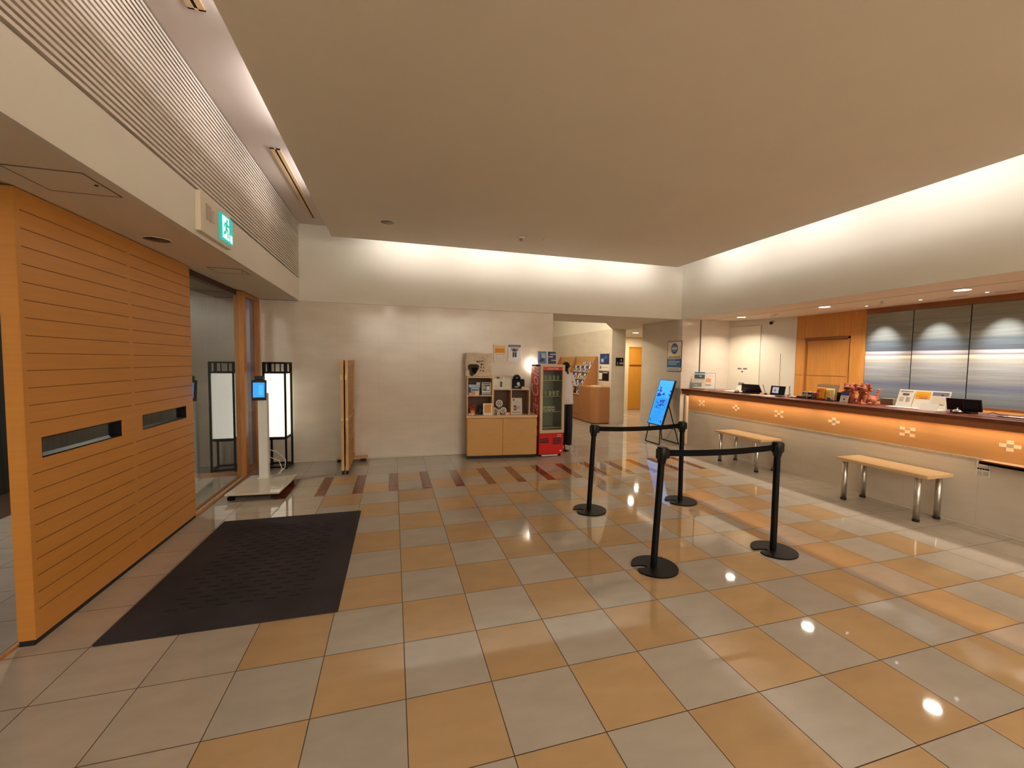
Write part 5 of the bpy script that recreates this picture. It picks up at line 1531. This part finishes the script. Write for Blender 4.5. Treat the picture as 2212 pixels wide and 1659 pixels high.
MB(Mi).box(-0.055, 0.06, -0.002, 0, 0.12, 0.165, M_DGREY).box(-0.04, 0.04, -0.003, -0.002, 0.135, 0.142, M_LGREY).build('label_strip', ds1)
MB(Mi).box(-0.03, 0.03, 0.005, 0.05, 0, 0.004, M_PAPER).build('foot', ds1)
# monitor backs
def monback(loc, w, h, label, wt=None, deg=-14, lean_z=0.0):
    t = thing('monitor', loc, label, 'monitor')
    M = xs((0, 0, 0.025), deg, lean_z)
    wt = wt or w
    m = MB(M)
    m.add([(-w / 2, 0, 0), (w / 2, 0, 0), (wt / 2, 0, h), (-wt / 2, 0, h), (-w / 2, 0.015, 0), (w / 2, 0.015, 0), (wt / 2, 0.015, h), (-wt / 2, 0.015, h)],
          [(0, 1, 2, 3), (7, 6, 5, 4), (0, 4, 5, 1), (1, 5, 6, 2), (2, 6, 7, 3), (3, 7, 4, 0)], M_BLACK)
    m.build('back_shell', t)
    MB(M).box(-0.0008, 0.0008, -0.001, 0, 0.01, h - 0.01, M_DGREY).build('seam', t)
    MB().box(-0.06, 0.06, -w * 0.3, w * 0.3, 0, 0.026, M_BLACK, 0.004).build('base', t)
    return t
monback((5.62, 1.235, ZC), 0.40, 0.125, 'black back of a wide low monitor with slanted sides at the middle of the counter', 0.33)
monback((5.58, -1.43, ZC), 0.27, 0.125, 'black back of a small monitor beside the information sheets', 0.27)
# service bells
def bell(loc, label):
    t = thing('service_bell', loc, label, 'bell')
    MB().lathe([(0.045, 0), (0.045, 0.006), (0.040, 0.010)], (0, 0, 0), M_BLKM, 24).build('base', t)
    MB().lathe([(0.040, 0.014), (0.038, 0.026), (0.026, 0.040), (0.008, 0.046)], (0, 0, 0), M_CHROME, 28).build('dome', t)
    MB().lathe([(0.003, 0.046), (0.003, 0.052), (0.008, 0.053), (0.007, 0.058)], (0, 0, 0), M_CHROME, 16).build('plunger', t)
bell((5.44, 1.345, ZC), 'chrome service bell in front of the wide low monitor')
bell((5.46, -1.44, ZC + 0.003), 'chrome service bell on the dark writing mat')
# tablet display with round white picture
td = thing('tablet_display', (5.78, 0.90, ZC), 'black tablet display with a pale round picture at the middle of the counter', 'display')
Mi = xs((0, 0, 0.006), 10)
MB(Mi).box(-0.125, 0.125, 0, 0.012, 0, 0.135, M_BLACK, 0.003).build('housing', td)
MB(Mi).box(-0.09, 0.02, -0.001, 0, 0.02, 0.115, mat('pale_screen', (0.3, 0.32, 0.36), 0.3, emit=(0.45, 0.48, 0.58), es=0.35)).box(-0.06, -0.02, -0.002, -0.001, 0.045, 0.085, M_PAPER).box(-0.05, -0.038, -0.003, -0.002, 0.058, 0.07, M_BLACK).build('picture', td)
MB().box(-0.04, 0.05, -0.08, 0.08, 0, 0.007, M_BLACK).build('base', td)
# pen on holder, angled
ph = thing('pen_stand', (5.70, 1.03, ZC), 'black pen leaning out of its stand near the wide low monitor', 'pen')
MB().lathe([(0.022, 0), (0.022, 0.01), (0.01, 0.018)], (0, 0, 0), M_BLACK, 16).build('base', ph)
MB().tube([(0.0, 0.0, 0.012), (0.0, 0.06, 0.15)], 0.004, M_BLKM, 8).build('pen', ph)
ph2 = thing('pen_stand', (5.80, 0.70, ZC), 'thin upright pen in a round stand beside the tablet display', 'pen')
MB().lathe([(0.022, 0), (0.022, 0.01), (0.01, 0.018)], (0, 0, 0), M_BLACK, 16).build('base', ph2)
MB().tube([(0.0, 0.0, 0.012), (0.0, 0.003, 0.15)], 0.004, M_BLKM, 8).build('pen', ph2)
flat('calculator', 5.50, 0.60, 0.07, 0.10, M_DGREY, 'small dark calculator beside the cream sheet', 'calculator', 0.1, 0.015)
flat('stamp_tray', 5.55, 0.45, 0.07, 0.09, M_WHITE, 'little white tray beside the snack cans', 'tray', 0.0, 0.02)
flat('glasses_case', 5.60, 0.36, 0.05, 0.08, M_BLACK, 'small black case between the white tray and the cans', 'case', 0.4, 0.025)
tr_ = thing('product_tray', (5.60, 0.08, ZC), 'flat black tray holding cans and snack packs on the counter', 'tray')
MB().box(-0.09, 0.12, -0.22, 0.36, 0, 0.008, M_BLACK, 0.002).build('tray_base', tr_)
def can(loc, c1_, c2_, lab):
    t = thing('can', loc, lab, 'can', group='small cans on the black tray')
    MB().lathe([(0.022, 0), (0.025, 0.004), (0.025, 0.082), (0.022, 0.088)], (0, 0, 0), c1_, 18).build('can_body', t)
    MB().lathe([(0.0255, 0.025), (0.0255, 0.055)], (0, 0, 0), c2_, 18, False).build('label_band', t)
    MB().lathe([(0.022, 0.088), (0.021, 0.0895)], (0, 0, 0), M_STEEL, 18).build('lid', t)
zt = ZC + 0.0085
for k, (dx, y, a, b, lab) in enumerate(((0.0, 0.285, M_TEAL, M_LGREY, 'teal can at the end of the black tray'), (0.03, 0.235, M_DGREY, M_PAPER, 'grey and white can, second on the tray'), (-0.01, 0.195, M_BLACK, M_LGREY, 'black can with a grey band in the row on the tray'), (0.03, 0.145, M_DGREY, M_TEAL, 'dark can with a teal band behind the front row'), (-0.01, 0.13, mat('maroon_print', (0.16, 0.03, 0.02), 0.4), M_DGREY, 'maroon can next to the orange snack pack'))):
    can((5.58 + dx, y, zt), a, b, lab)
def packbag(loc, w, h, d, base, prints, label):
    t = thing('snack_pack', loc, label, 'snack pack')
    M = xs((0, 0, 0), 4)
    m = MB(M)
    n = 8
    vs = []; f = []
    for j in range(n + 1):
        v = j / n
        th = d * (math.sin(pi * (0.12 + 0.85 * v)) * 0.9 + 0.1)
        for i in range(n + 1):
            u = i / n
            bb = th * (0.25 + 0.75 * math.sin(pi * u))
            vs.append((-w / 2 + w * u, -bb / 2, h * v))
        for i in range(n + 1):
            u = i / n
            bb = th * (0.25 + 0.75 * math.sin(pi * u))
            vs.append((-w / 2 + w * u, bb / 2, h * v))
    r_ = 2 * (n + 1)
    for j in range(n):
        for i in range(n):
            a = j * r_ + i
            f.append((a, a + 1, a + 1 + r_, a + r_))
            b = j * r_ + n + 1 + i
            f.append((b, b + r_, b + 1 + r_, b + 1))
        f.append((j * r_, j * r_ + r_, j * r_ + r_ + n + 1, j * r_ + n + 1))
        f.append((j * r_ + n, j * r_ + 2 * n + 1, j * r_ + r_ + 2 * n + 1, j * r_ + r_ + n))
    f.append(tuple(range(n + 1)) + tuple(range(2 * n + 1, n, -1)))
    top = n * r_
    f.append(tuple(top + i for i in range(n, -1, -1)) + tuple(top + n + 1 + i for i in range(n + 1)))
    m.add(vs, f, base, True)
    m.build('bag', t)
    m = MB(M)
    for i, p in enumerate(prints):
        m.box(-w / 2 + p[0] * w, -w / 2 + p[1] * w, -d / 2 - 0.003 - 0.0004 * i, -d * 0.35, p[2] * h, p[3] * h, p[4])
    m.build('print', t)
packbag((5.56, 0.035, zt), 0.115, 0.165, 0.04, M_ORG, [(0.35, 0.95, 0.15, 0.9, M_YEL), (0.15, 0.4, 0.2, 0.45, mat('red_print', (0.6, 0.04, 0.01), 0.5)), (0.1, 0.4, 0.6, 0.75, mat('red_print', (0.6, 0.04, 0.01)))], 'orange snack pack standing on the black tray')
packbag((5.555, -0.085, zt), 0.12, 0.155, 0.04, mat('lemon_pack', (0.72, 0.58, 0.22), 0.4), [(0.2, 0.6, 0.45, 0.75, M_YEL), (0.55, 0.9, 0.1, 0.35, M_PAPER), (0.4, 0.75, 0.05, 0.2, M_DGREY)], 'pale yellow snack pack beside the orange one')
card('menu_board', xs((5.70, 0.06, zt), 8), 0.30, 0.205, mat('cream_board', (0.60, 0.54, 0.44), 0.5), [(0.2, 0.45, 0.6, 0.72, M_DGREY), (0.55, 0.8, 0.6, 0.7, M_DGREY), (0.1, 0.9, 0.85, 0.9, M_OFFW)], 'cream printed board standing behind the snack packs', 'sign', th=0.006)
bx = thing('black_box', (5.66, -0.175, ZC), 'plain black box between the snack packs and the lion statues', 'box')
MB().box(-0.05, 0.05, -0.035, 0.035, 0, 0.12, M_BLACK, 0.004).build('box_body', bx)
# guardian lions
l1 = thing('lion_dog_statue', (5.66, -0.285, ZC), 'terracotta guardian lion statue behind the small indigo card', 'statue')
lion_figure(l1, 1.22, M_TERRA, math.radians(8), 1)
l2 = thing('lion_dog_statue', (5.62, -0.505, ZC), 'terracotta guardian lion statue beside the three information sheets', 'statue')
lion_figure(l2, 1.25, M_TERRA, math.radians(-24), -1)
card('price_sign', xs((5.47, -0.325, ZC), 14), 0.10, 0.145, M_PAPER, [(0, 1, 0.66, 1, mat('indigo_print', (0.05, 0.05, 0.20), 0.5)), (0.2, 0.8, 0.5, 0.54, M_LGREY), (0.4, 0.6, 0.25, 0.4, M_DGREY), (0.15, 0.85, 0.05, 0.1, mat('pink_print', (0.55, 0.22, 0.18)))], 'small white card with an indigo top leaning before a lion statue', 'card')
gb = thing('tissue_box', (5.85, -0.60, ZC), 'small grey-green box behind the lion statue by the sheets', 'box')
MB().box(-0.05, 0.05, -0.07, 0.07, 0, 0.075, mat('grey_green', (0.22, 0.21, 0.15), 0.5), 0.004).build('box_body', gb)
# triple sheet holder
random.seed(9)
sh_ = [('plain white information sheet with grey text in the counter holder', -0.83, M_PAPER, lines(0.15, 0.45, 0.3, 0.6, 4, M_LGREY) + lines(0.58, 0.85, 0.3, 0.6, 4, M_LGREY) + [(0.3, 0.7, 0.68, 0.78, M_DGREY), (0.1, 0.9, 0.9, 0.94, M_LGREY)]),
       ('white information sheet with a yellow and orange upper block', -0.99, M_PAPER, [(0.04, 0.96, 0.5, 0.93, M_YEL), (0.08, 0.85, 0.62, 0.72, M_ORG), (0.3, 0.8, 0.54, 0.58, M_DGREY)]),
       ('white information sheet with a slate blue header', -1.145, M_PAPER, [(0.02, 0.98, 0.74, 0.95, mat('slate_print', (0.16, 0.16, 0.24), 0.5)), (0.55, 0.68, 0.76, 0.82, M_BLACK), (0.06, 0.9, 0.28, 0.70, M_OFFW), (0.06, 0.8, 0.24, 0.26, M_DGREY)])]
hs = thing('sheet_holder', (5.70, -0.99, ZC), 'long white tilted holder carrying three information sheets on the counter', 'sign holder')
Mi = xs((0, 0, 0), 20)
MB(Mi).box(-0.235, 0.235, 0.002, 0.006, 0.0, 0.215, M_PAPER).box(-0.235, 0.235, -0.02, 0.002, 0.0, 0.004, M_PAPER).build('panel', hs)
MB().box(-0.16, 0.0, -0.24, 0.24, 0, 0.004, M_PAPER).build('foot_plate', hs)
for lab, y, b_, pr_ in sh_:
    card('info_sheet', xs((5.696, y, ZC + 0.007), 20), 0.15, 0.205, b_, pr_, lab, 'sheet', 'information sheets in the counter holder', 0.001)
card('folded_card', xs((5.50, -1.17, ZC), 30), 0.16, 0.085, M_WHITE, [], 'blank white folded card in front of the slate-headed sheet', 'card')
cb_ = thing('desk_phone_cord', (5.62, -1.60, ZC), 'thin black cable curling beside the small monitor', 'cable')
MB().tube([(0.0, 0.02, 0.004), (0.03, -0.01, 0.03), (0.05, -0.05, 0.012), (0.08, -0.10, 0.004)], 0.003, M_BLACK, 8).build('cable_run', cb_)
